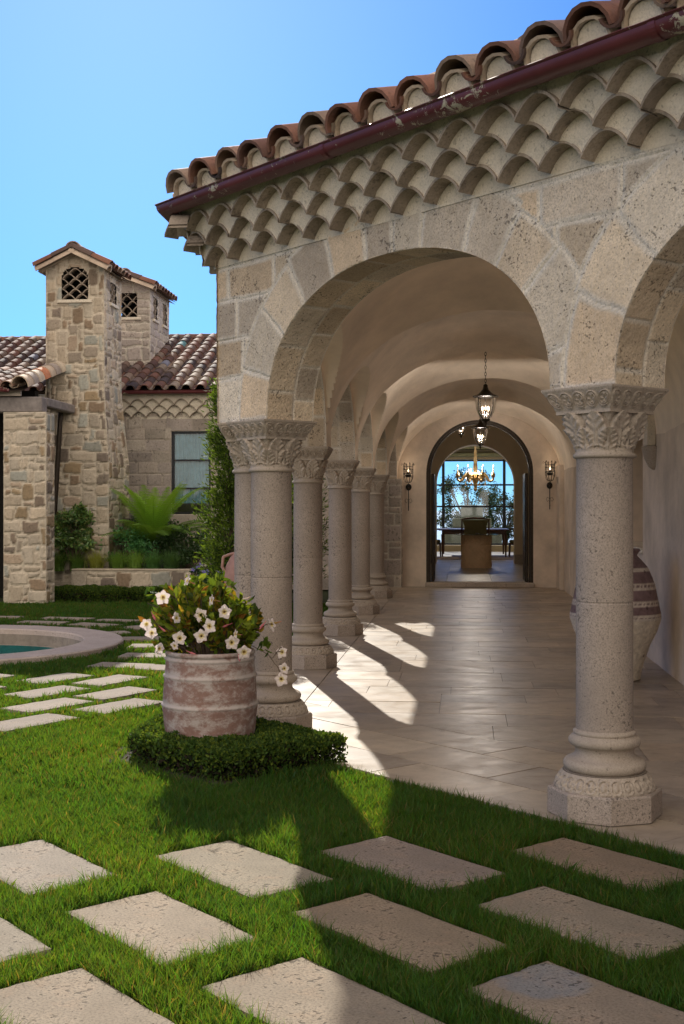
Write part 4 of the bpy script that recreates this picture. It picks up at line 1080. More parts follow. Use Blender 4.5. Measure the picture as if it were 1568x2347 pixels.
# ------------------------------------------------------------------ pool
PCX, PCY, PRO, PRI = -6.05, 13.85, 2.05, 1.58
mb = MB(); pr = [(PRI, -.30), (PRI, .0), (PRI - .005, .035), (PRI + .01, .05), (PRO - .015, .05), (PRO, .035), (PRO, -.05)]
mb.lathe(pr, 96, cx=PCX, cy=PCY, cap=False); coping = mb.build('pool_coping', stone('coping_stone', (.40, .335, .30), var=.12, speck=.2, pit=.3, fine=50, stainamt=.3, bump=.3), None, auto=40); tag(coping, 'round spa pool edge of smooth pale stone set in the lawn', 'pool edge')
mb = MB(); mb.lathe([(PRI + .002, -.16), (PRI - .001, -.16), (PRI - .001, -.02)], 96, cx=PCX, cy=PCY, cap=False, c=(.22, .19, .16)); mb.lathe([(PRI - .003, -.28), (PRI - .003, -.165)], 96, cx=PCX, cy=PCY, cap=False, c=(.01, .09, .09))
mb.lathe([(PRI - .25, -.9), (PRI - .02, -.9), (PRI - .02, -.28)], 96, cx=PCX, cy=PCY, cap=False, c=(.10, .16, .15)); mb.lathe([(.001, -.9), (PRI - .02, -.9)], 64, cx=PCX, cy=PCY, cap=False, c=(.16, .20, .17)); mb.lathe([(PRI - .55, -.9), (PRI - .55, -.5), (PRI - .02, -.5)], 64, cx=PCX, cy=PCY, cap=False, c=(.24, .25, .20))
o = mb.build('pool_lining', stone('pool_tile', (1, 1, 1), attr=True, var=.2, speck=.3, pit=.2, fine=12, stainamt=.1), coping, auto=40)
m, nt_, b, o_ = newmat('pool_water'); b.inputs['Base Color'].default_value = (.7, .9, .9, 1); b.inputs['Roughness'].default_value = .03; b.inputs['Transmission Weight'].default_value = 1; b.inputs['IOR'].default_value = 1.33
bp = N(nt_, 'ShaderNodeBump', i_Strength=.12, i_Distance=.02); L(nt_, noise(nt_, coords(nt_), 6, 2), bp.inputs['Height']); L(nt_, bp.outputs[0], b.inputs['Normal']); M['water'] = m
mb = MB(); mb.lathe([(.001, -.24), (PRI - .002, -.24)], 96, cx=PCX, cy=PCY, cap=False); wt = mb.build('pool_water', M['water'], None, smooth=True); tag(wt, kind='structure')
# ------------------------------------------------------------------ ground, paving stones, grass
GZ = -.035
gm_, nt_, b, o_ = newmat('lawn_soil'); co = coords(nt_); b.inputs['Roughness'].default_value = 1
L(nt_, ramp(nt_, noise(nt_, co, 14, 6, .7), [(.3, (.018, .022, .008)), (.55, (.03, .045, .012)), (.75, (.05, .045, .02))]), b.inputs['Base Color'])
mb = MB()
n = 96; th = np.arange(n) * 2 * math.pi / n
inner = np.stack([PCX + (PRO - .1) * np.cos(th), PCY + (PRO - .1) * np.sin(th), np.full(n, GZ)], -1)
sq_ = 6.0; k_ = sq_ / np.maximum(np.abs(np.cos(th)), np.abs(np.sin(th)))
outer = np.stack([PCX + k_ * np.cos(th), PCY + k_ * np.sin(th), np.full(n, GZ)], -1)
mb.grid(np.stack([inner, outer]), wrap=True)
xs_ = [-300, PCX - 6, PCX + 6, 300]; ys_ = [-200, PCY - 6, PCY + 6, 62]
for i in range(3):
    for j in range(3):
        if i == 1 and j == 1: continue
        mb.grid(np.array([[(xs_[i], ys_[j], GZ), (xs_[i + 1], ys_[j], GZ)], [(xs_[i], ys_[j + 1], GZ), (xs_[i + 1], ys_[j + 1], GZ)]]))
mb.add([(-300, 62, GZ), (300, 62, GZ), (300, 75, -12), (-300, 75, -12)], [(0, 1, 2, 3)])
gr = mb.build('ground', gm_, None); tag(gr, kind='structure')
m, nt_, b, o_ = newmat('sea_water'); b.inputs['Base Color'].default_value = (.30, .42, .50, 1); b.inputs['Roughness'].default_value = .45
bp = N(nt_, 'ShaderNodeBump', i_Strength=.4, i_Distance=1.5); L(nt_, noise(nt_, coords(nt_), .08, 4), bp.inputs['Height']); L(nt_, bp.outputs[0], b.inputs['Normal'])
mb = MB(); mb.add([(-12000, 76, -13), (12000, 76, -13), (12000, 20000, -13), (-12000, 20000, -13)], [(0, 1, 2, 3)]); sea = mb.build('sea', m, None); tag(sea, kind='structure')

STONES = []   # (cx, cy, half_long, half_short, angle)
def fn(f0, f1, n0, n1): return ((f0 + f1) / 2 * q2 + (n0 + n1) / 2 * q2, -(f0 + f1) / 2 * q2 + (n0 + n1) / 2 * q2, (f1 - f0) / 2 + .018, (n1 - n0) / 2 + .016, R(-45))
near = [('A', -5.50, -4.78, 2.23, 2.62), ('B', -4.91, -4.15, 2.93, 3.32), ('C', -4.49, -3.73, 3.56, 3.96), ('D', -3.92, -3.17, 4.26, 4.61), ('E', -4.45, -3.74, 2.25, 2.64), ('F', -3.87, -3.10, 2.94, 3.31), ('G', -3.47, -2.70, 3.57, 3.95), ('H', -4.88, -4.14, 1.60, 1.99), ('I', -3.87, -3.13, 1.60, 1.99), ('J', -3.46, -2.72, 2.25, 2.65), ('K', -2.88, -2.14, 2.92, 3.30), ('L', -2.86, -2.12, 1.60, 1.99), ('M', -2.44, -1.7, 2.25, 2.64), ('N', -2.92, -2.16, 4.26, 4.61), ('O', -2.45, -1.7, 3.57, 3.95)]
lab_near = {
 'A': 'pitted pale paving stone cut by the left picture edge, in full sun', 'B': 'pale paving stone in the farthest front row, its right corner in arcade shadow',
 'C': 'shaded rose-beige paving stone between the sunlit streak and the right column', 'D': 'brown-veined paving stone nearest the base of the right column',
 'E': 'heavily pitted sunlit paving stone, second from the left in the front lawn', 'F': 'smooth tan paving stone in the middle of the front lawn with a sunlit left tip',
 'G': 'shaded grey-tan paving stone below the right column with a chipped left corner', 'H': 'small visible corner of a paving stone at the left picture edge',
 'I': 'large smooth paving stone at the bottom left corner in sunlight', 'J': 'bottom middle paving stone crossed by the shadow edge',
 'K': 'bottom right paving stone with a bluish grey patch in its corner'}
lab_rest = 'tan paving stone just outside the right or bottom edge of the photo'
col_near = {'A': (.34, .30, .26), 'B': (.31, .27, .21), 'C': (.29, .235, .20), 'D': (.27, .205, .15), 'E': (.35, .295, .235), 'F': (.30, .235, .17), 'G': (.30, .25, .195), 'H': (.33, .29, .24), 'I': (.32, .27, .215), 'J': (.31, .26, .205), 'K': (.29, .235, .185)}
def paving(tag_, cx, cy, hl, hs, ang, col, label, zt=.002, cell=.02, group='paving stones set in the lawn', pit=1.0, patch=None):
    mb = MB(); nu = max(6, int(2 * hl / cell)); nv = max(5, int(2 * hs / cell)); U_, V_ = np.meshgrid(np.linspace(-hl, hl, nu), np.linspace(-hs, hs, nv))
    e = np.minimum(hl - np.abs(U_), hs - np.abs(V_)); z = -.006 * np.clip(1 - e / .015, 0, 1) + .0015 * wob(U_ + cx, V_ + cy, 17) 
    jx = .006 * wob(V_ * 3, U_ + cx, 13) * (e < .01); c = np.broadcast_to(np.array(col), U_.shape + (3,)).copy()
    if patch is not None:
        d_ = np.hypot(U_ - patch[0], V_ - patch[1]) + .02 * wob(U_, V_, 20); t = np.clip((.16 - d_) / .02, 0, 1)[..., None]; c = c * (1 - t) + np.array((.185, .175, .165)) * t
    mb.grid(np.stack([U_ + jx, V_ + jx, z], -1), c)
    # sides
    bx = [(-hl, -hs), (hl, -hs), (hl, hs), (-hl, hs)]; mb.add([(x, y, -.006) for x, y in bx] + [(x, y, -.06) for x, y in bx], [(i, i + 4, (i + 1) % 4 + 4, (i + 1) % 4) for i in range(4)], col)
    o = mb.build('paving_stone', M['paver'], None); o.location = (cx, cy, zt); o.rotation_euler = (0, 0, ang)
    tag(o, label, 'paving stone', group); STONES.append((cx, cy, hl, hs, ang)); return o
for k, f0, f1, n0, n1 in near:
    c = fn(f0, f1, n0, n1); paving(k, *c, np.array(col_near.get(k, (.34, .29, .23))) * np.array((.78, .76, .70)), lab_near.get(k, lab_rest), patch=(-.27, .05) if k == 'K' else None)
far = [(-3.265, 8.91, 60, .36, .18, 'thin pale pitted paving stone nearest the camera along the left edge of the lawn'),
 (-3.38, 9.71, 60, .34, .18, 'white-speckled paving stone left of the planter pot, second row from the front'),
 (-2.78, 9.72, 62, .36, .18, 'largest sunlit paving stone just left of the flower pot'),
 (-3.63, 10.41, 60, .34, .18, 'narrow sunlit paving stone below the pool edge, third row from the front'),
 (-3.01, 10.40, 62, .34, .18, 'sunlit paving stone left of the pot, second of the column of steps beside it'),
 (-3.85, 11.25, 62, .34, .18, 'paving stone touching the shadow just below the pool edge'),
 (-3.29, 11.18, 66, .34, .18, 'sunlit paving stone left of the pot, third of the steps beside it'),
 (-3.50, 12.26, 80, .19, .30, 'shaded square paving stone right of the pool edge'),
 (-2.98, 12.10, 75, .19, .30, 'sunlit paving stone tip half hidden behind the flower pot rim'),
 (-3.44, 13.13, 88, .19, .30, 'paving stone right of the pool rim, level with the pot rim'),
 (-3.60, 14.06, 95, .19, .30, 'paving stone just left of the low white blossoms'),
 (-3.98, 14.86, 105, .19, .30, 'sunlit paving stone where the path starts to bend left'),
 (-3.2, 14.9, 100, .19, .30, 'paving stone hidden behind the lowest blossoms of the potted shrub'),
 (-4.56, 15.47, 125, .17, .26, 'small dim paving stone behind the right end of the pool'),
 (-4.33, 16.2, 150, .28, .18, 'grey paving stone in shade beside the left blossoms'),
 (-5.10, 16.57, 160, .34, .18, 'shaded paving stone between pool and hedge, middle of the far group'),
 (-5.28, 15.99, 165, .24, .15, 'small dim paving stone close behind the pool'),
 (-5.95, 16.85, 170, .36, .16, 'long shaded paving stone behind the pool, second row'),
 (-6.12, 16.23, 175, .38, .14, 'shaded paving stone directly behind the pool at the left edge'),
 (-5.80, 17.50, 170, .38, .15, 'faint paving stone nearest the clipped hedge, left of centre'),
 (-4.96, 17.25, 170, .32, .14, 'faint paving stone nearest the hedge, right of centre'),
 (-7.05, 16.95, 175, .36, .15, 'shaded paving stone behind the pool at the far left, lower'),
 (-6.95, 17.65, 175, .40, .13, 'shaded paving stone behind the pool at the far left, upper'),
 (-4.25, 9.6, 60, .34, .18, 'pale paving stone tip at the left edge below the pool'),
 (-4.42, 10.45, 60, .34, .18, 'small sunlit stone tip at the left edge under the pool coping'),
 (-4.55, 11.2, 66, .30, .16, 'sunlit stone at the left edge touching the pool coping')]
for cx, cy, a, hl, hs, lb in far: paving('f', cx, cy, hl, hs, R(a), np.array((.27, .225, .18)) * rnd.uniform(.92, 1.1), lb, cell=.04, zt=.012)

# beds
BED = [(-2.20, 7.62), (-1.42, 7.04), (-.70, 7.74), (-1.0, 8.0), (-2.15, 9.0), (-2.25, 8.6)]
mb = MB(); mb.prism([(x, y) for x, y in [(-2.32, 7.62), (-2.10, 7.46), (-1.44, 7.02), (-.66, 7.70), (-.86, 7.70), (-2.08, 8.90), (-2.3, 8.9)]], -.04, -.012); so_ = mb.build('mulch_bed', M['soil'], None); tag(so_, kind='structure')

# ---- grass
def in_poly(x, y, poly):
    r = np.zeros(x.shape, bool); n = len(poly); j = n - 1
    for i in range(n):
        xi, yi = poly[i]; xj, yj = poly[j]; c = ((yi > y) != (yj > y)) & (x < (xj - xi) * (y - yi) / (yj - yi + 1e-12) + xi); r ^= c; j = i
    return r
def grass_ok(x, y):
    ok = (x + y) * q2 < 4.835
    ok |= (x < -2.08) & (y > 8.8)
    ok &= ~((x > -2.08) & (y > 8.8))
    ok &= ~in_poly(x, y, BED)
    ok &= np.hypot(x - PCX, y - PCY) > PRO + .005
    ok &= ~((y > 20.75) & (x > plx0 - .3)); ok &= ~((y > 20.28) & (x < ax1 + .02)); ok &= y < 21.4
    for cx, cy, hl, hs, a in STONES:
        ca, sa = math.cos(a), math.sin(a); dx, dy = x - cx, y - cy; u = dx * ca + dy * sa; v = -dx * sa + dy * ca
        m = -.008 + .010 * np.sin(u * 31 + v * 23) 
        ok &= ~((np.abs(u) < hl - m) & (np.abs(v) < hs - m))
    return ok
def blades(mb, x, y, h, w, r):
    n = len(x); az = r.uniform(0, 2 * math.pi, n); lean = r.uniform(.1, .75, n) ; la = r.uniform(0, 2 * math.pi, n)
    hh = h * r.uniform(.55, 1.25, n) * (1 + .2 * np.sin(x * 5.1) * np.cos(y * 4.3)); ww = w * r.uniform(.7, 1.3, n)
    ax, ay = np.cos(az) * ww / 2, np.sin(az) * ww / 2; lx, ly = np.cos(la) * lean * hh, np.sin(la) * lean * hh
    z0 = np.full(n, GZ + .0)
    b0 = np.stack([x - ax, y - ay, z0], -1); b1 = np.stack([x + ax, y + ay, z0], -1)
    m0 = np.stack([x - ax * .85 + lx * .35, y - ay * .85 + ly * .35, z0 + hh * .55], -1); m1 = np.stack([x + ax * .85 + lx * .35, y + ay * .85 + ly * .35, z0 + hh * .55], -1)
    t = np.stack([x + lx, y + ly, z0 + hh * np.sqrt(np.clip(1 - lean ** 2 * .45, .2, 1))], -1)
    V = np.stack([b0, b1, m1, m0, t], 1).reshape(-1, 3); i = np.arange(n)[:, None] * 5
    patch = .5 + .5 * np.sin(x * 2.3 + 1.3 * np.sin(y * 1.9)) * np.cos(y * 2.7 + x)
    c = np.stack([.034 + .042 * r.random(n) + .018 * patch, .090 + .060 * r.random(n) + .022 * patch, .016 + .018 * r.random(n)], -1)
    dry = r.random(n) < .03 + .05 * (patch > .8); c[dry] = (.19, .15, .06)
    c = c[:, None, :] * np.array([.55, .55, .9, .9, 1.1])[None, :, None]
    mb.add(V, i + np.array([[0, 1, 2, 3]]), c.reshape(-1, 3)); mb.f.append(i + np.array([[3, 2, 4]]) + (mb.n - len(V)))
ct_, st_ = math.cos(YAW), math.sin(YAW)
mb = MB()
for z0_, z1_, dens, h, w in ((1.5, 3.2, 2500, .07, .006), (3.2, 5.0, 36000, .064, .0036), (5.0, 7.0, 25000, .062, .0044), (7.0, 9.5, 13000, .058, .006), (9.5, 13, 6000, .06, .009), (13, 21.6, 2800, .06, .013)):
    hw0 = .30 * z1_ + .25; N_ = int(dens * (z1_ - z0_) * 2 * hw0)
    zc = rng.uniform(z0_, z1_, N_); xc = rng.uniform(-hw0, hw0, N_); x = xc * ct_ - zc * st_; y = xc * st_ + zc * ct_
    nc_ = max(1, N_ // 14); ci = rng.integers(0, nc_, N_); tx_ = x[:nc_][ci] + rng.normal(size=N_) * .011; ty_ = y[:nc_][ci] + rng.normal(size=N_) * .011; tf = rng.random(N_) < .6; x = np.where(tf, tx_, x); y = np.where(tf, ty_, y); TUFT = np.where(tf, .72 + .7 * hash2(ci, 3), .8)
    k = grass_ok(x, y) & (np.abs(xc) < .30 * zc + .3); blades(mb, x[k], y[k], h * TUFT[k], w, rng)
# surroundings outside the frame, sparse
N_ = 60000; x = rng.uniform(-14, 4, N_); y = rng.uniform(-1, 20.5, N_); k = grass_ok(x, y); blades(mb, x[k], y[k], .065, .014, rng)
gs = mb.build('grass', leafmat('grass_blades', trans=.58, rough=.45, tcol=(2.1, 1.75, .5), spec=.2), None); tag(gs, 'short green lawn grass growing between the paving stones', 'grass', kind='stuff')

# ------------------------------------------------------------------ plants
def leaves(mb, P, Nn, size, col, shape=.5, r=rng, fold=.25, jit=.15):
    """P (n,3) leaf bases, Nn (n,3) pointing directions; 4-point folded leaves"""
    n = len(P); d = Nn / (np.linalg.norm(Nn, axis=1, keepdims=True) + 1e-9); a = np.cross(d, r.normal(size=(n, 3))); a /= np.linalg.norm(a, axis=1, keepdims=True) + 1e-9
    b = np.cross(d, a); l = (size * r.uniform(.7, 1.25, n))[:, None]; wv = l * shape * .5
    q0 = P; q1 = P + d * l * .25 + a * wv * .8 + b * wv * fold; q2_ = P + d * l * .65 + a * wv * .8 + b * wv * fold; q3 = P + d * l; q4 = P + d * l * .65 - a * wv * .8 + b * wv * fold; q5 = P + d * l * .25 - a * wv * .8 + b * wv * fold
    V = np.stack([q0, q1, q2_, q3, q4, q5], 1).reshape(-1, 3); i = np.arange(n)[:, None] * 6
    F = np.concatenate([i + np.array([[0, 1, 2, 3]]), i + np.array([[0, 3, 4, 5]])])
    c = np.asarray(col, float); 
    if c.ndim == 1: c = np.tile(c, (n, 1))
    c = c * r.uniform(1 - jit, 1 + jit, (n, 1)); mb.add(V, F, np.repeat(c, 6, 0))
def pick(cols, n, r=rng, w=None): return np.array(cols)[r.choice(len(cols), n, p=w)]
def sph(n, r=rng): v = r.normal(size=(n, 3)); return v / np.linalg.norm(v, axis=1, keepdims=True)

# clipped hedge round the pot
POTX, POTY = -1.640, 7.83
HP = [(-2.14, 7.66), (-2.06, 7.56), (-1.46, 7.11), (-1.36, 7.12), (-.73, 7.70), (-.80, 7.80), (-1.05, 8.02), (-1.52, 8.46), (-1.9, 8.75), (-2.12, 8.6)]
def hedge(name, poly, hole, h, n, size, cols, label, cat, z0=-.02, group=None):
    xs = [p[0] for p in poly]; ys = [p[1] for p in poly]; pts = []
    P2 = np.array(poly); E = np.roll(P2, -1, 0)
    def dist(x, y):
        d = np.full(x.shape, 9.)
        for (ax, ay), (bx, by) in zip(P2, E):
            vx, vy = bx - ax, by - ay; t = np.clip(((x - ax) * vx + (y - ay) * vy) / (vx * vx + vy * vy), 0, 1); d = np.minimum(d, np.hypot(x - ax - t * vx, y - ay - t * vy))
        return d
    x = rng.uniform(min(xs), max(xs), n * 4); y = rng.uniform(min(ys), max(ys), n * 4); k = in_poly(x, y, poly)
    if hole: k &= np.hypot(x - hole[0], y - hole[1]) > hole[2]
    x, y = x[k], y[k]; d = dist(x, y); hh = h * (1 + .10 * wob(x, y, 9) + .05 * wob(y, x, 23)); top = hh - .05 * np.clip(1 - d / .06, 0, 1) ** 2
    # shell sampling: top surface and sides
    kt = rng.random(len(x)) < .55; z = np.where(kt, top - rng.random(len(x)) ** 2 * .06, rng.uniform(0, 1, len(x)) * top)
    ks = kt | (d < .05 + .02 * rng.random(len(x)))
    x, y, z, d, kt = x[ks], y[ks], z[ks], d[ks], kt[ks]
    nr = sph(len(x)); nr[:, 2] = np.abs(nr[:, 2]) * .8 + .3
    mb = MB(); leaves(mb, np.stack([x, y, z + z0], -1), nr, size, pick(cols, len(x)), .6)
    o = mb.build(name, M['leaf'], None); tag(o, label, cat, group)
    # inner twiggy core
    mb = MB(); inn = [(px_ + (np.mean(xs) - px_) * .06, py_ + (np.mean(ys) - py_) * .06) for px_, py_ in poly]; 
    N2 = n // 3; x = rng.uniform(min(xs), max(xs), N2 * 2); y = rng.uniform(min(ys), max(ys), N2 * 2); k = in_poly(x, y, poly)
    if hole: k &= np.hypot(x - hole[0], y - hole[1]) > hole[2] + .02
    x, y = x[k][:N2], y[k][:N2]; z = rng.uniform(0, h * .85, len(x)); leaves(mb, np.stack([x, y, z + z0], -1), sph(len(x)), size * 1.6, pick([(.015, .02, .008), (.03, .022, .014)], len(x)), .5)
    mb.build('twigs', M['leaf'], o); return o
GH = [(.05, .095, .018), (.075, .13, .022), (.04, .075, .018), (.13, .18, .025), (.055, .11, .02)]
hedge('clipped_hedge', HP, (POTX, POTY, .315), .190, 24000, .025, GH, 'low clipped boxwood hedge wrapped round the foot of the flower pot', 'hedge')
hx0, _ = px(88, 1370, 20.9); hx1, _ = px(395, 1370, 20.9)
hedge('clipped_hedge', [(hx0, 20.85), (hx1, 20.85), (hx1, 21.35), (hx0, 21.35)], None, .235, 16000, .034, GH, 'long dark clipped hedge at the foot of the rubble planter wall', 'hedge')

# flower pot
M['pot'] = None
m, nt_, b, o_ = newmat('limewashed_terracotta'); co = coords(nt_); co2 = coords(nt_, 'Object', (1, 1, 1.6))
a_ = N(nt_, 'ShaderNodeAttribute', attribute_name='Col')
n1 = noise(nt_, co2, 9, 9, .74, .15); n2 = noise(nt_, co, 45, 4, .6); sep = nt_.nodes.new('ShaderNodeSeparateColor'); L(nt_, a_.outputs[0], sep.inputs[0])
ad = N(nt_, 'ShaderNodeMath', operation='MULTIPLY_ADD'); L(nt_, sep.outputs[0], ad.inputs[0]); ad.inputs[1].default_value = .16; L(nt_, n1, ad.inputs[2])
c = mixc(nt_, ramp(nt_, n2, [(.3, (.19, .11, .09)), (.7, (.25, .15, .125))]), (.42, .37, .35), ramp(nt_, ad.outputs[0], [(.47, (0, 0, 0)), (.62, (.9, .9, .9))]))
L(nt_, c, b.inputs['Base Color']); b.inputs['Roughness'].default_value = .85
bp = N(nt_, 'ShaderNodeBump', i_Strength=.35, i_Distance=.006); L(nt_, n1, bp.inputs['Height']); L(nt_, bp.outputs[0], b.inputs['Normal']); M['pot'] = m
def revolve(mb, prof, seg, c=(1, 1, 1), disp=None, cols=None, cx=0, cy=0):
    pr = np.asarray(prof, float); a = np.arange(seg) * 2 * math.pi / seg; r_ = np.repeat(pr[:, :1], seg, 1); z = np.repeat(pr[:, 1:2], seg, 1); A = np.repeat(a[None], len(pr), 0)
    if disp is not None: r_ = r_ + disp(A, z)
    P = np.stack([cx + r_ * np.cos(A), cy + r_ * np.sin(A), z], -1); mb.grid(P, c if cols is None else cols(A, z).reshape(-1, 3), wrap=True)
PH = .706
zz = np.linspace(0, PH - .03, 90); t = zz / PH
rad = .232 + .075 * np.sin(np.clip(t * 1.25 + .10, 0, 1.6) ** .8 * math.pi * .60) - .012 * np.clip((t - .75) / .25, 0, 1)
rad = np.interp(t, [0, .05, .2, .45, .6, .8, .96], [.215, .248, .290, .306, .304, .292, .281])
bands = [.125, .36, .545, .655]
def pdisp(A, z):
    d = .0025 * wob(A * 2, z * 8, 3)
    for b_ in bands: d = d + .010 * np.exp(-((z - b_) / .007) ** 2) * (1 + .5 * np.sin(A * 60 + 7 * np.sin(A * 5))) + .003 * np.exp(-((z - b_ + .02) / .018) ** 2)
    return d
def pcol(A, z):
    w_ = np.zeros(z.shape)
    for b_ in bands: w_ = np.maximum(w_, np.exp(-((z - b_ - .005) / .022) ** 2))
    w_ = np.maximum(w_, .5 * (z > PH - .05)); return np.stack([w_, w_, w_], -1)
POT = MB(); prof = list(zip(rad, zz)) + [(.288, PH - .028), (.292, PH - .015), (.288, PH - .002), (.270, PH), (.258, PH - .008), (.252, PH - .05), (.245, PH - .12)]
revolve(POT, prof, 144, disp=pdisp, cols=pcol)
pot = POT.build('flower_pot', M['pot'], None, smooth=True); pot.location = (POTX, POTY, -.015); tag(pot, 'big limewashed terracotta pot with rope bands holding the white-flowered shrub', 'plant pot')
mb = MB(); mb.lathe([(.001, PH - .07), (.246, PH - .075)], 32, cap=False); o = mb.build('potting_soil', M['soil'], pot)

# mandevilla in the pot
def cpt(u, v, zc):
    xc = (u - 784) / 2800 * zc; return np.array((xc * ct_ - zc * st_, xc * st_ + zc * ct_, EYE + (1168 - v) / 2800 * zc))
MV = empty('flowering_shrub', (POTX, POTY, PH - .08), label='white-flowered mandevilla shrub with yellow-green leaves growing in the big pot', cat='shrub')
def mvb(mb, name, mat, parent=None, **k):
    o = mb.build(name, mat, None, loc=(POTX, POTY, PH - .08), **k); o.location = (0, 0, 0); o.parent = parent or MV; return o
zp = 7.96
base = np.array((POTX, POTY, PH - .07)); stems = MB(); lv = MB(); tips = []
LC = [(.10, .16, .018), (.16, .22, .022), (.24, .24, .03), (.32, .22, .03), (.07, .11, .018), (.05, .08, .015), (.28, .13, .03), (.20, .26, .03)]
def crown(n):
    out = []
    while len(out) < n:
        u = rng.uniform(340, 600); v = rng.uniform(1318, 1490); cx_, cy_ = 468, 1425
        e = ((u - cx_) / 128) ** 2 + ((v - cy_) / 100) ** 2
        if v < cy_ and e > 1 or e > 1.15: continue
        if e > .8 and rng.random() < .5: continue
        out.append(cpt(u, v, zp + rng.uniform(-.30, .30) * math.sqrt(max(0.05, 1 - e * .8))))
    return out
for p in crown(250):
    d = p - base; d /= np.linalg.norm(d); st = base + np.array((d[0], d[1], 0)) * .12
    mid = (st + p) / 2 + np.array((0, 0, .05)); pts = [st, mid, p]
    stems.tube([tuple(x) for x in [st, (st + mid) / 2 + rng.normal(size=3) * .01, mid, (mid + p) / 2 + rng.normal(size=3) * .01, p]], .0028, 5, (.16, .08, .05), cap=False)
    dr = (p - mid); dr /= np.linalg.norm(dr)
    k = rng.integers(7, 12); tt = rng.uniform(.15, 1.02, k)[:, None]; P = mid * (1 - tt) + p * tt; nn = dr + sph(k) * 1.1 + np.array((0, 0, .25))
    leaves(lv, P, nn, .070, pick(LC, k, w=[.16, .2, .16, .1, .13, .08, .06, .11]), .58, fold=.35)
# trailing sprigs
def sprig(uv, zc, nl, lsize=.05):
    pts = [cpt(u, v, zc + dz) for (u, v), dz in zip(uv, np.linspace(0, -.12, len(uv)))]
    stems.tube([tuple(p) for p in pts], .0025, 5, (.14, .07, .05), cap=False)
    return pts
sp1 = sprig([(560, 1470), (590, 1486), (615, 1500), (628, 1518), (638, 1530), (642, 1545)], zp, 0)
sp2 = sprig([(575, 1440), (600, 1440), (608, 1432)], zp, 0)
sp3 = sprig([(385, 1375), (360, 1392), (338, 1382)], zp, 0); sp4 = sprig([(400, 1400), (365, 1440), (345, 1412)], zp, 0); sp5 = sprig([(440, 1350), (428, 1335)], zp, 0); sp6 = sprig([(625, 1508), (634, 1495), (645, 1482)], zp - .1, 0)
for c_, n_ in (((606, 1471), 12), ((609, 1485), 7), ((345, 1352), 8), ((356, 1368), 6), ((440, 1340), 8), ((505, 1330), 12), ((530, 1340), 8)):
    P = np.array([cpt(c_[0] + rng.uniform(-8, 8), c_[1] + rng.uniform(-7, 7), zp - .1 + rng.uniform(-.03, .03)) for _ in range(n_)]); leaves(lv, P, sph(n_) + np.array((0, 0, .3)), .055, pick([(.05, .10, .02), (.09, .15, .02), (.14, .2, .03)], n_), .62)
for a_u, a_v, b_u, b_v in ((642, 1545, 645, 1552), (642, 1538, 652, 1532), (645, 1482, 647, 1490), (608, 1432, 624, 1430), (634, 1495, 647, 1494)):
    stems.tube([tuple(cpt(a_u, a_v, zp - .12)), tuple(cpt((a_u + b_u) / 2, (a_v + b_v) / 2 - 2, zp - .14)), tuple(cpt(b_u, b_v, zp - .13))], .0035, 6, (.5, .3, .2), cap=False)
mvb(stems, 'stems', M['bark']); mvb(lv, 'leaves', M['leaf'])
FL = [(374, 1368, 19, 0), (430, 1331, 12, 1), (486, 1375, 12, 1), (460, 1410, 18, 0), (480, 1435, 19, 0), (462, 1457, 18, 0), (514, 1402, 17, 0), (531, 1472, 18, 0), (560, 1494, 19, 0), (412, 1463, 18, 0), (348, 1450, 16, 0), (336, 1430, 13, 1), (365, 1486, 12, 1), (540, 1453, 10, 1), (404, 1416, 12, 1), (624, 1430, 15, 1), (647, 1494, 16, 0), (645, 1556, 18, 0), (652, 1532, 12, 1), (400, 1480, 10, 1), (602, 1433, 9, 2), (548, 1505, 9, 2), (440, 1497, 10, 2), (352, 1412, 9, 2), (520, 1433, 8, 2), (372, 1441, 8, 2)]
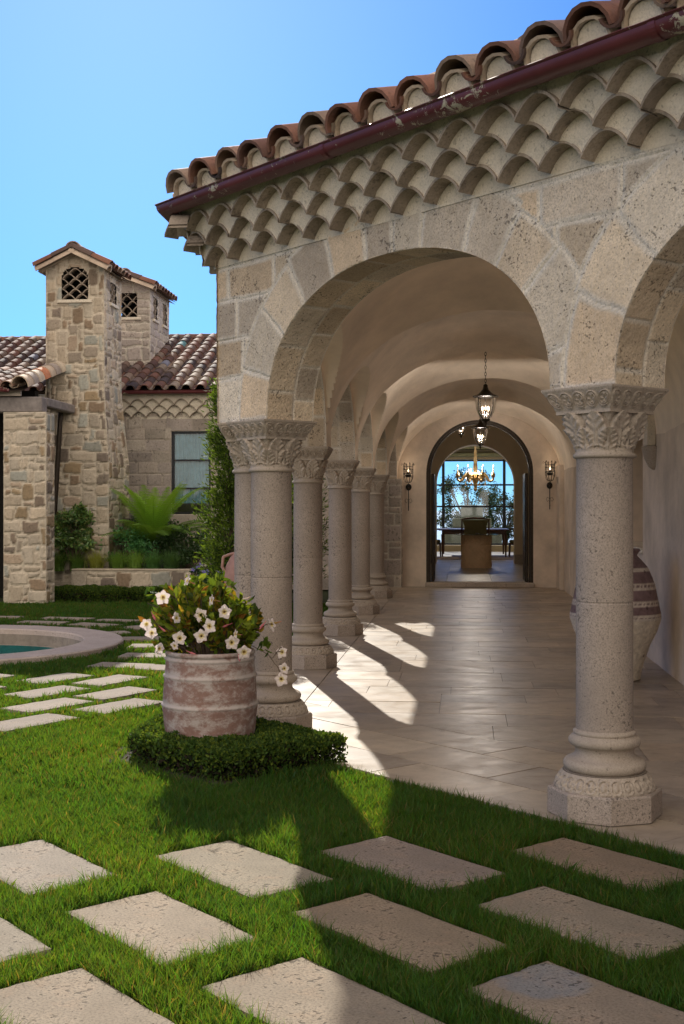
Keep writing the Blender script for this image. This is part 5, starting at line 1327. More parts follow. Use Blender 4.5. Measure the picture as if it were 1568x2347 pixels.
for u, v, rpx, kind in FL:
    r0 = .98 * rpx / 2800 * (zp - .28); c0_ = cpt(u, v, zp - .30 + rng.uniform(-.04, .06) if u < 590 else zp - .14); mb = MB()
    dirv = Vector((rng.uniform(-.45, .45), -1, rng.uniform(-.2, .35))) if kind == 0 else (Vector((rng.uniform(-1, 1), -.5, rng.uniform(-.3, .6))) if kind == 1 else Vector((rng.uniform(-1, 1), -.3, -.3)))
    q_ = dirv.to_track_quat('Z', 'Y').to_matrix()
    if kind < 2:
        Rp = r0 * (1 if kind == 0 else 1.2); rot0 = rng.uniform(0, 2)
        for k in range(5):
            a0 = rot0 + k * 2 * math.pi / 5; nn_ = 7; G = []
            for j, tr in enumerate(np.linspace(.16, 1, 7)):
                wd = (.70 + .1 * math.sin(k * 2.3 + u)) * math.sin(math.pi * min(1, .18 + tr * .66)) ** .8 * (1.0 if tr < .95 else .45)
                row = []
                for i in range(nn_):
                    s_ = (i / (nn_ - 1) - .5) * 2; aa = a0 + s_ * wd + .12 * tr; rr = Rp * tr * (1 - .12 * s_ * s_ * tr) * (1 + .10 * math.sin(k * 1.7 + v)); zz_ = Rp * (.55 * (tr - .2) ** .5 * .35 if tr > .2 else 0) - Rp * .28 * max(0, tr - .6) ** 1 * (1 + .5 * s_) + .002 * math.sin(s_ * 5 + k)
                    row.append(tuple(c0_ + np.array(q_ @ Vector((rr * math.cos(aa), rr * math.sin(aa), zz_)))))
                G.append(row)
            pc = np.array([[(.80, .70, .66)] * nn_ if tr > .3 else [(.72, .60, .30)] * nn_ for tr in np.linspace(.16, 1, 7)]); pc[-1] = (.78, .62, .64); pc[-2] = (.80, .70, .68)
            mb.grid(np.array(G), pc.reshape(-1, 3))
        ff = mvb(mb, 'flower', M['petal'], smooth=True)
        mb = MB(); G = [[tuple(c0_ + np.array(q_ @ Vector((rr * math.cos(x), rr * math.sin(x), z_)))) for x in np.linspace(0, 2 * math.pi, 11)[:-1]] for rr, z_ in ((Rp * .20, Rp * .05), (Rp * .13, -Rp * .5), (Rp * .06, -Rp * 1.5))]
        mb.grid(np.array(G), np.array([[(.55, .38, .06)] * 10, [(.45, .30, .08)] * 10, [(.50, .20, .18)] * 10]).reshape(-1, 3), wrap=True); mvb(mb, 'throat', M['petal'], ff, smooth=True)
    else:
        ax = np.array(q_ @ Vector((0, 0, 1))); pts = [c0_ + ax * r0 * t_ for t_ in (-1.8, -.8, 0, .9, 1.6)]
        mb.tube([tuple(p) for p in pts], [r0 * x for x in (.08, .12, .32, .3, .03)], 8, (.55, .16, .18)); mvb(mb, 'flower_bud', M['petal'], smooth=True)

# tree fern
FX, FY = px(352, 1238, 22.9)[0], 22.9
FERN = empty('tree_fern', (FX, FY, .5), label='bright green tree fern with arching fronds in the planter', cat='fern')
def frond(mb, base, az, ln, el0, el1, col, width=.19, np_=34):
    pts = []; p = np.array(base, float); n = np_
    for i in range(n):
        t = i / (n - 1); el = el0 + (el1 - el0) * t ** 1.4; d = np.array((math.cos(az) * math.cos(el), math.sin(az) * math.cos(el), math.sin(el))); pts.append((p.copy(), d)); p = p + d * ln / n
    mb.tube([tuple(q[0]) for q in pts], [.006 * (1 - .8 * i / n) for i in range(n)], 4, np.array(col) * .8, cap=False)
    side = np.array((-math.sin(az), math.cos(az), 0)); V, Fc = [], []
    for i, (q, d) in enumerate(pts[2:]):
        t = (i + 2) / n; w_ = width * math.sin(math.pi * min(1, .12 + t * .86)) ** .7 * rng.uniform(.85, 1.1)
        up = np.cross(side, d)
        for s_ in (-1, 1):
            # leaflet: serrated strip
            dv = side * s_ * .92 + d * .38 - up * .12 * s_ * 0 + np.array((0, 0, -.22)); dv /= np.linalg.norm(dv); b_ = d
            m_ = 6; base_i = len(V); wd = ln / n * .85
            for k in range(m_):
                tk = k / m_; ww = wd * (1 - tk) ** .6; a_ = q + dv * w_ * tk; e_ = q + dv * w_ * (tk + .6 / m_)
                V += [a_ + b_ * ww * .12, a_ - b_ * ww * .12, e_ - b_ * ww * .75 + dv * w_ / m_ * .4, a_ + dv * w_ / m_, e_ + b_ * ww * .75 + dv * w_ / m_ * .4]
                z = base_i + k * 5; Fc += [(z, z + 1, z + 2, z + 3), (z, z + 3, z + 4)]
    mb.add(V, Fc, np.array(col) * rng.uniform(.8, 1.2))
mb = MB()
for i in range(9):
    az = R(200 + i * 40 + rng.uniform(-10, 10)); frond(mb, (FX, FY, .98), az, rng.uniform(1.3, 1.65), R(rng.uniform(58, 74)), R(rng.uniform(5, 30)), (.25, .46, .06))
for i in range(10):
    az = R(150 + i * 24 + rng.uniform(-8, 8)); frond(mb, (FX, FY, .95), az, rng.uniform(1.1, 1.4), R(rng.uniform(72, 86)), R(rng.uniform(30, 60)), (.28, .50, .06))
for az in (0, 25, 160, 185, 205, 340, 320, 225, 290, 260, 10, 172, 195, 350, 240, 305, 275): frond(mb, (FX, FY, .93), R(az + rng.uniform(-8, 8)), rng.uniform(1.1, 1.7), R(rng.uniform(20, 46)), R(rng.uniform(-30, -5)), (.15, .27, .05), width=.23)
o = mb.build('fronds', M['leaf'], None, loc=(FX, FY, .5)); o.location = (0, 0, 0); o.parent = FERN
mb = MB(); mb.tube([(0, 0, -.1), (0.01, 0, .2), (0, 0, .5)], [.08, .07, .06], 12); o = mb.build('trunk', M['bark'], FERN)

def bush(name, x, y, z, rx, ry, h, n, size, cols, label, cat, stems_=6, mat='glossleaf', shape=.5, group=None, up=.3, hollow=.35, clumps=26):
    r_ = empty(name, (x, y, z), label=label, cat=cat, group=group); lv = MB(); sm = MB()
    cc = [] 
    for _ in range(clumps):
        v = sph(1)[0] * rng.uniform(hollow, .95); cc.append((v[0] * rx, v[1] * ry, h * .55 + v[2] * h * .45, rng.uniform(.12, .26) * max(rx, ry) * 1.5, rng.uniform(.75, 1.25)))
    for cx, cy, cz, cr, br in cc:
        k = max(3, n // clumps); P = np.array((cx, cy, cz)) + sph(k) * (cr * rng.uniform(.3, 1, (k, 1))) * np.array((1, 1, .8)); P[:, 2] = np.maximum(P[:, 2], .02); leaves(lv, P, sph(k) + np.array((0, 0, up)), size, pick(cols, k) * br, shape)
        sm.tube([(rng.uniform(-.1, .1) * rx, rng.uniform(-.1, .1) * ry, 0), (cx * .45, cy * .45, cz * .5), (cx, cy, cz)], [.012, .009, .004], 5, cap=False)
    lv.build('foliage', M[mat], r_); sm.build('stems', M['bark'], r_); return r_
GR = [(.03, .06, .02), (.045, .085, .022), (.02, .045, .016), (.06, .10, .03)]
bx_, _ = px(183, 1200, 22.4)
bush('camellia_shrub', bx_, 21.98, .48, .52, .32, 1.32, 6500, .085, [(.13, .24, .07), (.18, .30, .08), (.07, .14, .045), (.22, .24, .09)], 'dark glossy camellia shrub at the left end of the planter', 'shrub', up=.2)
bush('leafy_shrub', px(262, 1250, 22.2)[0], 22.35, .48, .72, .38, .85, 4200, .06, [(.07, .22, .08), (.11, .28, .09)], 'low bluish green leafy bush between camellia and tree fern', 'shrub')
bush('dark_shrub', px(330, 1250, 23.3)[0], 23.7, .48, 1.0, .4, 1.0, 3600, .07, [(.04, .09, .03), (.07, .13, .035)], 'dark shrub filling the planter behind the tree fern', 'shrub')
bush('trailing_shrub', px(425, 1250, 22.3)[0], 22.6, .40, .65, .5, .90, 3600, .06, [(.035, .08, .025), (.05, .10, .03)], 'dark drooping shrub at the right end of the planter', 'shrub')
# strappy grass clumps along the planter wall
gl = ['dark strappy grass clump at the left end of the planter', 'grass clump beneath the camellia shrub', 'yellowish grass clump second from the camellia', 'full green grass clump in the middle of the planter wall', 'pale-tipped grass clump below the tree fern', 'grass clump right of the tree fern base', 'dark grass clump nearest the right end of the planter wall']
for i, (u, lb) in enumerate(zip((132, 178, 222, 272, 312, 352, 392), gl)):
    x = px(u, 1290, 21.95)[0]; mb = MB(); n = 420; az = rng.uniform(0, 2 * math.pi, n); L_ = rng.uniform(.32, .52, n); sp = rng.uniform(.15, .95, n)
    V, Fc = [], []
    c = np.array([(.05, .085, .02), (.045, .08, .02), (.11, .12, .03), (.07, .12, .025), (.08, .13, .03), (.035, .075, .025), (.03, .06, .02)][i])
    for k in range(n):
        bx, by = rng.normal(size=2) * .05; s_ = np.array((-math.sin(az[k]), math.cos(az[k]), 0)) * .005; p0 = np.array((bx, by, 0.)); st = len(V)
        for t in (0, .4, .75, 1.0):
            p = p0 + np.array((math.cos(az[k]), math.sin(az[k]), 0)) * L_[k] * sp[k] * t ** 1.6 + np.array((0, 0, L_[k] * (t - .55 * sp[k] * t ** 2.5))); w_ = 1 - t * .9; V += [p - s_ * w_, p + s_ * w_]
        Fc += [(st + 2 * j, st + 2 * j + 1, st + 2 * j + 3, st + 2 * j + 2) for j in range(3)]
    mb.add(V, Fc, c * 3.2 * rng.uniform(.85, 1.15)); o = mb.build('grass_clump', M['leaf'], None); o.location = (x, 21.93, .47); tag(o, lb, 'ornamental grass', 'grass clumps along the planter wall')
# violet flowering plant at the right end of the planter
vx = px(480, 1300, 20.8)[0]
VF = bush('violet_flower_plant', vx, 21.1, .0, .38, .32, .75, 2600, .055, [(.03, .07, .025), (.045, .09, .03)], 'dark leafy plant with small violet flowers beside the pink jar', 'shrub')
for k in range(14):
    a = rng.uniform(-.3, .3); z = rng.uniform(.42, .72); mb = MB(); q_ = Vector((rng.uniform(-.3, .3), -1, .3)).to_track_quat('Z', 'Y').to_matrix(); c0_ = np.array((a, -.33 + .25 * abs(a), z))
    for j in range(5):
        t0 = j * 1.2566; pp = [c0_ + np.array(q_ @ Vector((rr * math.cos(t0 + s_), rr * math.sin(t0 + s_), 0))) for rr, s_ in ((.004, 0), (.03, -.5), (.036, 0), (.03, .5))]; mb.add(pp, [(0, 1, 2, 3)], (.24, .20, .62))
    mb.build('flower', M['petal'], VF)

# tall feathery evergreens outside the arcade
def feather(x, y, h, r, n, label, seed, z=0):
    rt = empty('evergreen_shrub', (x, y, z), label=label, cat='shrub', group='evergreen shrubs along the arcade'); lv = MB(); sm = MB(); r_ = np.random.default_rng(seed)
    sm.tube([(0, 0, 0), (.03, 0, h * .3), (-.02, .02, h * .6), (0, 0, h * .93)], [.04, .03, .02, .006], 8)
    nb = int(h * 46)
    for i in range(nb):
        t = i / nb; zb = h * (.06 + .88 * t); az = r_.uniform(0, 2 * math.pi); ln = r * (1.0 - .65 * max(0, t - .35) / .65) * r_.uniform(.55, 1.15) * (1 if t > .1 else .7)
        d = np.array((math.cos(az), math.sin(az), r_.uniform(.5, 1.1))); d /= np.linalg.norm(d); p0 = np.array((0, 0, zb)); p1 = p0 + d * ln
        sm.tube([tuple(p0), tuple((p0 + p1) / 2 + r_.normal(size=3) * .03), tuple(p1)], [.008, .005, .002], 4, cap=False)
        k = n // nb; tt = r_.uniform(.25, 1.05, k)[:, None]; P = p0 * (1 - tt) + p1 * tt + r_.normal(size=(k, 3)) * .07
        leaves(lv, P, d + sph(k, r_) * .7, .078, pick([(.07, .12, .02), (.11, .18, .03), (.14, .22, .03), (.04, .075, .02)], k, r_) * r_.uniform(.7, 1.25), .26, r=r_)
    lv.build('foliage', M['leaf'], rt); sm.build('branches', M['bark'], rt)
feather(-3.24, 16.8, 3.5, .52, 12500, 'tall feathery evergreen beside the window, touching the corner of the arcade', 1)
feather(-3.1, 19.2, 3.3, .75, 9000, 'dark evergreen glimpsed between the corner column and the second column', 2)
feather(-2.9, 21.6, 3.2, .7, 7000, 'dark evergreen glimpsed right of the second column', 3)
bush('dark_shrub', -2.9, 17.6, 0, .7, .6, 1.5, 2600, .07, [(.018, .04, .014), (.03, .055, .016)], 'low dark shrub glimpsed between the arcade columns', 'shrub')

# pink jar with handle outside the arcade
JX, JY = -2.50, 13.9
jar = MB(); prj = [(.11, 0), (.125, .02), (.16, .15), (.215, .40), (.245, .65), (.243, .80), (.225, .95), (.17, 1.06), (.115, 1.12), (.10, 1.15), (.115, 1.18), (.14, 1.195), (.12, 1.20), (.09, 1.18)]
zs_ = np.linspace(0, 1, 60); idx_ = np.linspace(0, len(prj) - 1, 60); prj2 = [(np.interp(i, range(len(prj)), [p[0] for p in prj]), np.interp(i, range(len(prj)), [p[1] for p in prj])) for i in idx_]
revolve(jar, prj2, 64, disp=lambda A, z: .004 * np.exp(-((z - .80) / .008) ** 2) + .003 * np.exp(-((z - .98) / .008) ** 2)); jr = jar.build('tall_jar', M['terra'], None, smooth=True); jr.location = (JX, JY, 0); tag(jr, 'faded pink terracotta jar with a loop handle behind the corner columns', 'jar')
mb = MB(); mb.tube([(-.20, -.06, .84), (-.255, -.08, .95), (-.24, -.08, 1.06), (-.16, -.05, 1.09), (-.10, -.03, 1.10)], [.02, .018, .018, .018, .02], 10, (1.4, 1.3, 1.0)); mb.build('handle', M['terra'], jr, smooth=True)
# ------------------------------------------------------------------ big painted jar in the gallery
m, nt_, b, o_ = newmat('painted_jar'); a_ = N(nt_, 'ShaderNodeAttribute', attribute_name='Col'); co = coords(nt_)
n1 = noise(nt_, co, 16, 6, .7, .5); c = mixc(nt_, a_.outputs[0], ramp(nt_, n1, [(.35, (.7, .66, .64)), (.6, (1.1, 1.08, 1.05))]), 1.0, 'MULTIPLY')
v_ = N(nt_, 'ShaderNodeTexVoronoi', i_Scale=9); L(nt_, co, v_.inputs['Vector']); sp = ramp(nt_, v_.outputs['Distance'], [(.12, (.22, .16, .18)), (.2, (1, 1, 1))]); c = mixc(nt_, c, sp, .75, 'MULTIPLY')
L(nt_, c, b.inputs['Base Color']); b.inputs['Roughness'].default_value = .55; M['pjar'] = m
BJ = MB(); pr = [(.20, 0), (.232, .01), (.245, .1), (.27, .18), (.325, .34), (.385, .46), (.42, .57), (.418, .64), (.405, .70), (.375, .85), (.345, .96), (.30, 1.06), (.24, 1.13), (.20, 1.17), (.215, 1.20), (.235, 1.22), (.22, 1.235), (.18, 1.22)]
zi = np.linspace(0, len(pr) - 1, 150); pr2 = [(np.interp(i, range(len(pr)), [p[0] for p in pr]), np.interp(i, range(len(pr)), [p[1] for p in pr])) for i in zi]
WB = [(.58, .63), (.70, .76), (.86, .92), (1.03, 1.06)]
def jcol(A, z):
    c = np.where((z < .6)[..., None], np.array((.66, .60, .50)), np.array((.21, .14, .15)))
    for a, b_ in WB:
        c = np.where(((z > a) & (z < b_))[..., None], np.array((.62, .56, .50)), c); mm_ = (z > a + .02) & (z < b_ - .018) & (np.sin(A * 50) > -.2); c = np.where(mm_[..., None], np.array((.2, .14, .15)), c)
    return c
def jd(A, z):
    d = np.zeros(z.shape)
    for a, b_ in WB: d = d + .006 * ((z > a) & (z < b_)) * (.5 + .5 * np.cos((z - a) / (b_ - a) * 6 * math.pi))
    return d
revolve(BJ, pr2, 128, disp=jd, cols=jcol); bj = BJ.build('painted_jar', M['pjar'], None, smooth=True); bj.location = (1.43, 11.75, 0); tag(bj, 'large purple and cream banded jar standing behind the right column', 'jar')

# ------------------------------------------------------------------ hanging lanterns
def lantern(x, y, ztop, zcap, lit=True, label='', group='lanterns hanging from the vault'):
    r = empty('hanging_lantern', (x, y, zcap), label=label, cat='lantern', group=group); zt_ = ztop - zcap
    mb = MB(); mb.lathe([(.001, zt_ + .01), (.085, zt_ + .008), (.095, zt_ - .008), (.075, zt_ - .02), (.02, zt_ - .028), (.012, zt_ - .05)], 28); mb.build('canopy', M['bronze'], r, auto=40)
    mb = MB(); z = zt_ - .05; k = 0
    while z > .16:
        cz = z - .026; P = []
        for i in range(13):
            a = 2 * math.pi * i / 12; lx, lz = .012 * math.cos(a), .030 * math.sin(a); P.append((lx, 0, cz + lz) if k % 2 == 0 else (0, lx, cz + lz))
        mb.tube(P, .0038, 6, cap=False); z -= .047; k += 1
    mb.build('chain', M['iron'], r)
    mb = MB(); mb.lathe([(.012, .17), (.03, .155), (.034, .12), (.045, .09), (.075, .055), (.12, .022), (.178, .0), (.18, -.012), (.16, -.016), (.14, -.004), (.001, .0)], 40); mb.build('lamp_cap', M['bronze'], r, auto=50)
    gp_ = [(.142, -.012), (.143, -.06), (.140, -.12), (.130, -.18), (.112, -.235), (.085, -.285), (.055, -.32), (.048, -.325)]
    mb = MB(); mb.lathe(gp_, 40, cap=False); mb.build('glass_shade', M['lampglass'], r, smooth=True)
    mb = MB()
    for q in range(4):
        a = R(45 + 90 * q); mb.tube([((rr + .005) * math.cos(a), (rr + .005) * math.sin(a), zz_) for rr, zz_ in gp_], .006, 6)
    mb.lathe([(.001, -.315), (.06, -.318), (.066, -.33), (.06, -.345), (.03, -.352), (.014, -.365), (.02, -.38), (.022, -.395), (.012, -.41), (.001, -.42)], 24); mb.lathe([(.146, -.010), (.152, -.018), (.146, -.026)], 40, cap=False); mb.build('cage', M['bronze'], r, auto=50)
    mb = MB(); mb.tube([(0, 0, 0), (0, 0, -.31)], .006, 8)
    for q in range(3):
        a = R(30 + 120 * q); x_, y_ = .05 * math.cos(a), .05 * math.sin(a); mb.tube([(0, 0, -.27), (x_ * .6, y_ * .6, -.285), (x_, y_, -.27), (x_, y_, -.255)], .005, 6); mb.lathe([(.001, -.258), (.018, -.256), (.012, -.248), (.0105, -.2), (.001, -.2)], 12, cx=x_, cy=y_)
    ca = mb.build('candle_holder', M['bronze'], r)
    for q in range(3):
        if not lit: break
        a = R(30 + 120 * q); x_, y_ = .05 * math.cos(a), .05 * math.sin(a); mb = MB(); mb.lathe([(.001, -.2), (.008, -.196), (.012, -.18), (.009, -.162), (.003, -.145), (.001, -.138)], 12, cx=x_, cy=y_); mb.build('bulb', M['bulb'], ca, smooth=True)
    if not lit: return r
    ld = bpy.data.lights.new('lantern_light', 'POINT'); ld.energy = 18; ld.specular_factor = .15; ld.color = (1, .90, .80); ld.shadow_soft_size = .05; lo = bpy.data.objects.new('lantern_light', ld); C.objects.link(lo); lo.parent = r; lo.location = (0, 0, -.16)
    return r
lantern(.31, 17.2, 3.95, 3.19, label='nearer bronze lantern with lit candle bulbs on a long chain')
lantern(.33, 23.9, 3.95, 3.20, label='farther bronze lantern hanging in front of the arched doorway')
HALL_L = lantern(-.05, 29.0, 4.48, 3.72, label='dark metal lantern inside the hall with added light, mostly hidden behind the farther one', group=None)  # its bulbs and light are added to brighten the hall

# wall sconces
def sconce(x, zc_, label):
    y = YE - .16; r = empty('wall_sconce', (x, YE, zc_), label=label, cat='wall lamp', group='iron sconces beside the doorway')
    mb = MB(); pl_ = [(.001, 0)]
    P = np.array([[(.06 * rr * math.cos(a), -d_, -.33 + .07 * rr * math.sin(a)) for a in np.linspace(0, 2 * math.pi, 25)[:-1]] for rr, d_ in ((1, .002), (1, .012), (.7, .03), (.02, .035))]); mb.grid(P, wrap=True); mb.build('backplate', M['iron'], r)
    mb = MB(); mb.tube([(0, -.03, -.33), (0, -.16, -.36), (0, -.16, -.24)], .008, 8); mb.tube([(0, -.06, -.34), (0, -.06, -.74), (0, -.05, -.82)], .009, 8)
    for z in (-.60, -.66, -.74): mb.lathe([(.001, z + .012), (.017, z), (.001, z - .012)], 10, cx=0, cy=-.06)
    for sx in (-1, 1): mb.tube([(0, -.06, -.60), (sx * .05, -.06, -.57), (sx * .075, -.06, -.62), (sx * .045, -.06, -.66), (sx * .02, -.06, -.63)], .004, 6)
    mb.build('arm', M['iron'], r)
    mb = MB()
    for q in range(10):
        a = 2 * math.pi * q / 10; ca, sa = math.cos(a), math.sin(a)
        pts = [(.02, -.24), (.07, -.22), (.095, -.17), (.10, -.10), (.098, 0), (.10, .10), (.105, .13), (.135, .155), (.15, .13), (.135, .115)] if q % 2 else [(.02, -.24), (.06, -.225), (.085, -.16), (.098, -.12), (.10, .09), (.11, .15), (.095, .175), (.085, .155)]
        mb.tube([(rr * ca, -.16 + rr * sa, z_) for rr, z_ in pts], .0045, 5)
    for z in (-.12, -.05, .03, .09):
        mb.tube([(.10 * math.cos(a), -.16 + .10 * math.sin(a), z) for a in np.linspace(0, 2 * math.pi, 25)], .004, 5, cap=False)
    for q in range(5):
        a0 = 2 * math.pi * q / 5; mb.tube([(.101 * math.cos(a0 + .35 * math.sin(t)), -.16 + .101 * math.sin(a0 + .35 * math.sin(t)), -.01 + .07 * math.cos(t)) for t in np.linspace(0, 2 * math.pi, 13)], .0035, 5, cap=False)
    mb.build('basket', M['iron'], r)
    mb = MB(); mb.lathe([(.001, -.13), (.05, -.125), (.07, -.08), (.055, -.07), (.02, -.07), (.02, -.02), (.001, -.02)], 16, cx=0, cy=-.16); cd = mb.build('candle_cup', M['iron'], r)
    mb = MB(); mb.lathe([(.001, -.02), (.012, -.01), (.015, .012), (.008, .035), (.001, .05)], 12, cx=0, cy=-.16); mb.build('bulb', M['bulb'], cd, smooth=True)
    ld = bpy.data.lights.new('sconce_light', 'POINT'); ld.energy = 1.2; ld.color = (1, .78, .55); ld.shadow_soft_size = .02; lo = bpy.data.objects.new('sconce_light', ld); C.objects.link(lo); lo.parent = r; lo.location = (0, -.16, .02)
sconce(-1.13, 2.40, 'black wrought iron sconce on the wall left of the doorway'); sconce(1.765, 2.43, 'black wrought iron sconce on the wall right of the doorway')

# ------------------------------------------------------------------ things indoors
F0 = .1
r = empty('pedestal_table', (.34, 32.0, F0), label='round carved sandstone pedestal with a glass top in the hall', cat='table')
mb = MB(); nz, na = 90, 220; a = np.arange(na) * 2 * math.pi / na; z = np.linspace(0, .84, nz); A_, Z_ = np.meshgrid(a, z)
rr = .385 + .012 * ((Z_ < .17) | (Z_ > .62)) + .008 * np.sin(A_ * 26) * np.sin(Z_ * 60) * (Z_ > .64) * (Z_ < .80) + .008 * np.sin(A_ * 30 + Z_ * 90) * (Z_ < .14) * (Z_ > .03)
fp = ((A_ + math.pi / 2 + math.pi) % (2 * math.pi) - math.pi) / .62; yy_ = (Z_ - .36) / .22; rd = np.hypot(fp, yy_)
mid_ = (Z_ > .18) & (Z_ < .61); rr = rr + mid_ * (.010 * np.exp(-((rd - .95) / .08) ** 2) + .007 * np.sin(fp * 16) * np.sin(yy_ * 12) * (rd < .85) + .006 * np.sin(A_ * 34 + 3 * np.sin(Z_ * 30)) * (rd > 1.1))
mb.grid(np.stack([rr * np.cos(A_), rr * np.sin(A_), Z_], -1), wrap=True); mb.build('pedestal', simple('carved_sandstone', (.66, .48, .31), rough=.85, var=.12, bump=.3), r, smooth=True)
mb = MB(); mb.lathe([(.001, .845), (.56, .845), (.565, .852), (.56, .865), (.001, .865)], 64); mb.build('table_top', glass('table_glass', (.6, .75, .72), .25), r)
mb = MB(); mb.lathe([(.001, .87), (.05, .87), (.06, .885), (.02, .90), (.001, .90)], 16, cx=.02, cy=-.2); o = mb.build('small_dish', M['iron'], None); o.location = (.34, 32.0, F0); tag(o, 'small black dish on the glass table top', 'dish')
# dining table
TX, TY = .34, 39.6
r = empty('dining_table', (TX, TY, F0), label='dark wooden dining table behind the carved pedestal', cat='table')
mb = MB(); mb.box((-1.12, -.7, .84), (1.12, 1.9, .88), bev=.015); mb.build('table_top', M['wood'], r); mb = MB(); mb.box((-1.02, -.6, .72), (1.02, 1.8, .84), bev=.01); mb.build('apron', M['wood'], r)
for x_ in (-1.0, 1.0):
    for y_ in (-.58, 1.78): mb = MB(); mb.tube([(x_, y_, .72), (x_, y_, .4), (x_, y_, 0)], [.045, .035, .025], 10); mb.build('leg', M['wood'], r)
def chair(x, y, rz, label, w=.5, upright=1.22, head=False, group='chairs round the dining table'):
    r = empty('dining_chair', (x, y, F0), rz, label=label, cat='chair', group=group)
    hw = w / 2
    mb = MB(); mb.box((-hw, -.26, .44), (hw, .26, .54), bev=.04); mb.build('seat', M['olive'], r)
    mb = MB(); mb.box((-hw + .01, -.25, .38), (hw - .01, .25, .438), bev=.01); mb.build('seat_frame', M['wood'], r)
    for sx in (-1, 1):
        mb = MB(); mb.tube([(sx * (hw - .03), -.24, .44), (sx * (hw - .03), -.245, .2), (sx * (hw - .03), -.26, 0)], [.028, .024, .02], 8); mb.build('leg', M['wood'], r)
        mb = MB(); mb.tube([(sx * (hw - .02), .33, 0), (sx * (hw - .02), .27, .2), (sx * (hw - .02), .245, .5), (sx * (hw - .02), .30, .9), (sx * (hw - .02), .38, upright)], [.026, .03, .03, .026, .02], 8); mb.build('leg', M['wood'], r)
    ln = np.linspace(0, 1, 14); V = []
    mb = MB(); zz_ = np.linspace(.60, upright - .03, 14); yb = np.interp(zz_, [.5, .9, upright], [.245, .30, .38]); xx_ = np.linspace(-1, 1, 12)
    wz = np.interp(zz_, [.60, .75, 1.0, upright], [1.0, .86, .84, 1.02]) * (hw - .03) if head else np.full(14, hw - .03)
    X_ = xx_[None] * wz[:, None]; Y_ = yb[:, None] + .03 * (1 - xx_[None] ** 2)
    mb.grid(np.stack([X_, Y_ - .03, np.broadcast_to(zz_[:, None], X_.shape)], -1)); mb.grid(np.stack([X_, Y_ + .03, np.broadcast_to(zz_[:, None], X_.shape)], -1)); mb.build('backrest', M['olive'], r, smooth=True)
    mb = MB(); mb.tube([(-hw - .02, .38, upright - .02), (-hw * .5, .41, upright + .02), (0, .42, upright + .03), (hw * .5, .41, upright + .02), (hw + .02, .38, upright - .02)], [.015, .03, .032, .03, .015], 8); mb.build('top_rail', M['wood'], r)
    return r
chair(.37, 37.9, R(180), 'upholstered chair at the head of the table with its broad back to the door', w=.86, upright=1.22, head=True)
chair(-.98, 39.35, R(90), 'dark wooden dining chair at the left of the table')
chair(1.72, 39.35, R(-90), 'dark wooden dining chair at the right of the table')
mb = MB(); mb.box((-1.6, 36.9, .103), (2.3, 42.3, .112)); o = mb.build('rug', simple('patterned_rug', (.28, .20, .15), var=.4, scale=20), None); tag(o, 'brown patterned rug under the dining table', 'rug')
# chandelier
CXc, CYc = px(1089.7, 1100, 38.5)[0], 38.5
CH = empty('chandelier', (CXc, CYc, 2.62), label='gilded chandelier with candle arms and bell drops above the dining table', cat='chandelier')
mb = MB(); mb.lathe([(.001, -.46), (.03, -.44), (.06, -.38), (.05, -.33), (.035, -.30), (.08, -.25), (.06, -.2), (.10, -.12), (.13, -.02), (.12, .08), (.07, .14), (.055, .2), (.075, .26), (.06, .4), (.045, .7), (.03, .95), (.05, .98), (.03, 1.02), (.02, 1.9)], 24); mb.build('stem', M['gold'], CH, smooth=True)
for q in range(8):
    a = R(22.5 + 45 * q); ca, sa = math.cos(a), math.sin(a); mb = MB()
    pts = [(.10, -.05), (.2, .08), (.30, .10), (.40, 0), (.44, -.10), (.52, -.13), (.60, -.08), (.60, .02)]; mb.tube([(r_ * ca, r_ * sa, z_) for r_, z_ in pts], [.035, .05, .05, .045, .04, .035, .03, .03], 8)
    mb.lathe([(.001, .0), (.055, .0), (.06, .10), (.03, .12), (.045, .15), (.001, .15)], 10, cx=.60 * ca, cy=.60 * sa); am = mb.build('arm', M['gold'], CH, smooth=True)
    mb = MB(); mb.lathe([(.001, .15), (.016, .15), (.014, .30), (.001, .34)], 10, cx=.60 * ca, cy=.60 * sa); cdl = mb.build('candle', M['candle'], am); mb = MB(); mb.lathe([(.001, .33), (.010, .345), (.012, .36), (.004, .385), (.001, .39)], 8, cx=.60 * ca, cy=.60 * sa); mb.build('flame_bulb', M['bulb'], am)
    mb = MB(); mb.lathe([(.001, -.16), (.008, -.17), (.02, -.22), (.035, -.26), (.001, -.25)], 10, cx=.33 * ca, cy=.33 * sa); mb.tube([(.33 * ca, .33 * sa, .05), (.33 * ca, .33 * sa, -.17)], .004, 5); mb.build('bell_drop', M['gold'], am)
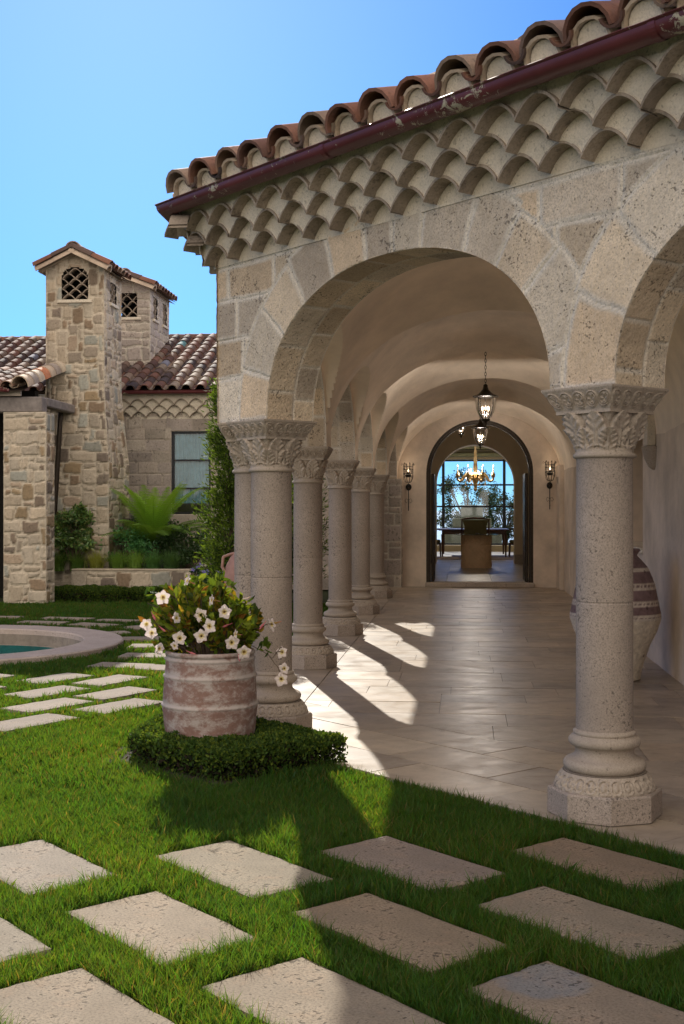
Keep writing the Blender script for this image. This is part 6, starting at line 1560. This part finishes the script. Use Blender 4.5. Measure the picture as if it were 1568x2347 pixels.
# garden beyond the dining room window
def tree(x, y, z, h, rx, n, label, seed, cols):
    r_ = np.random.default_rng(seed); t = empty('tree', (x, y, z), label=label, cat='tree', group='trees outside the dining room window'); tr = MB(); lv = MB()
    tr.tube([(0, 0, 0), (.05, 0, h * .25), (-.04, .05, h * .5), (0, 0, h * .8)], [.09, .07, .05, .02], 8)
    for i in range(46):
        v = sph(1, r_)[0]; c_ = np.array((v[0] * rx, v[1] * rx * .8, h * .56 + v[2] * h * .42)) * np.array((1, 1, 1)) * 1.0; tr.tube([(0, 0, h * .3), tuple(c_ * .6 + np.array((0, 0, h * .1))), tuple(c_)], [.025, .015, .005], 4, cap=False)
        k = n // 46; P = c_ + sph(k, r_) * r_.uniform(.05, .34, (k, 1)); leaves(lv, P, sph(k, r_), .085, pick(cols, k, r_) * r_.uniform(.7, 1.3), .5, r=r_)
    tr.build('trunk', M['bark'], t); lv.build('crown', M['leaf'], t)
TCc = [(.03, .055, .02), (.05, .08, .03), (.02, .04, .018)]
tree(.2, 50, 0, 3.15, 1.25, 9000, 'leafy tree in the middle of the dining room window', 1, TCc)
tree(2.9, 50.5, 0, 2.9, .75, 6000, 'leafy tree at the right side of the dining room window', 2, TCc)
tree(-2.0, 50.2, 0, 2.7, .7, 5000, 'leafy tree at the left side of the dining room window', 3, TCc)
tree(1.75, 51.2, 0, 2.2, .6, 3500, 'lower tree between the middle and right trees behind the window', 4, TCc)
for x_, lb in ((-1.9, 'bright green bush at the foot of the window on the left'), (2.6, 'bright green bush at the foot of the window on the right')): bush('garden_bush', x_, 46.5, 0, .6, .5, .95, 1200, .08, [(.10, .20, .03), (.06, .12, .02)], lb, 'shrub')
r = empty('garden_fountain', (.33, 47.5, 0), label='stepped olive stone fountain outside the dining room window', cat='fountain')
mb = MB(); mb.box((-1.15, -.2, 0), (1.15, .3, .9), bev=.03); mb.box((-.75, -.15, .903), (.75, .25, 1.28), bev=.03); mb.build('basin_wall', simple('olive_stone', (.22, .21, .14), rough=.9, var=.2), r)
mb = MB(); mb.box((-.42, -.1, 1.283), (.42, .2, 1.72), bev=.02); mb.box((-.52, -.14, 1.723), (.52, .24, 1.78), bev=.02); mb.build('fountain_head', simple('olive_stone_cap', (.27, .27, .2), rough=.9, var=.2), r)

cl_ = bpy.data.lights.new('dining_fill_light', 'POINT'); cl_.energy = 60; cl_.specular_factor = .05; cl_.color = (1, .90, .78); cl_.shadow_soft_size = .3; co_ = bpy.data.objects.new('dining_fill_light', cl_); C.objects.link(co_); co_.parent = CH; co_.location = (0, 0, .38)  # fill light added at the chandelier to brighten the dining room
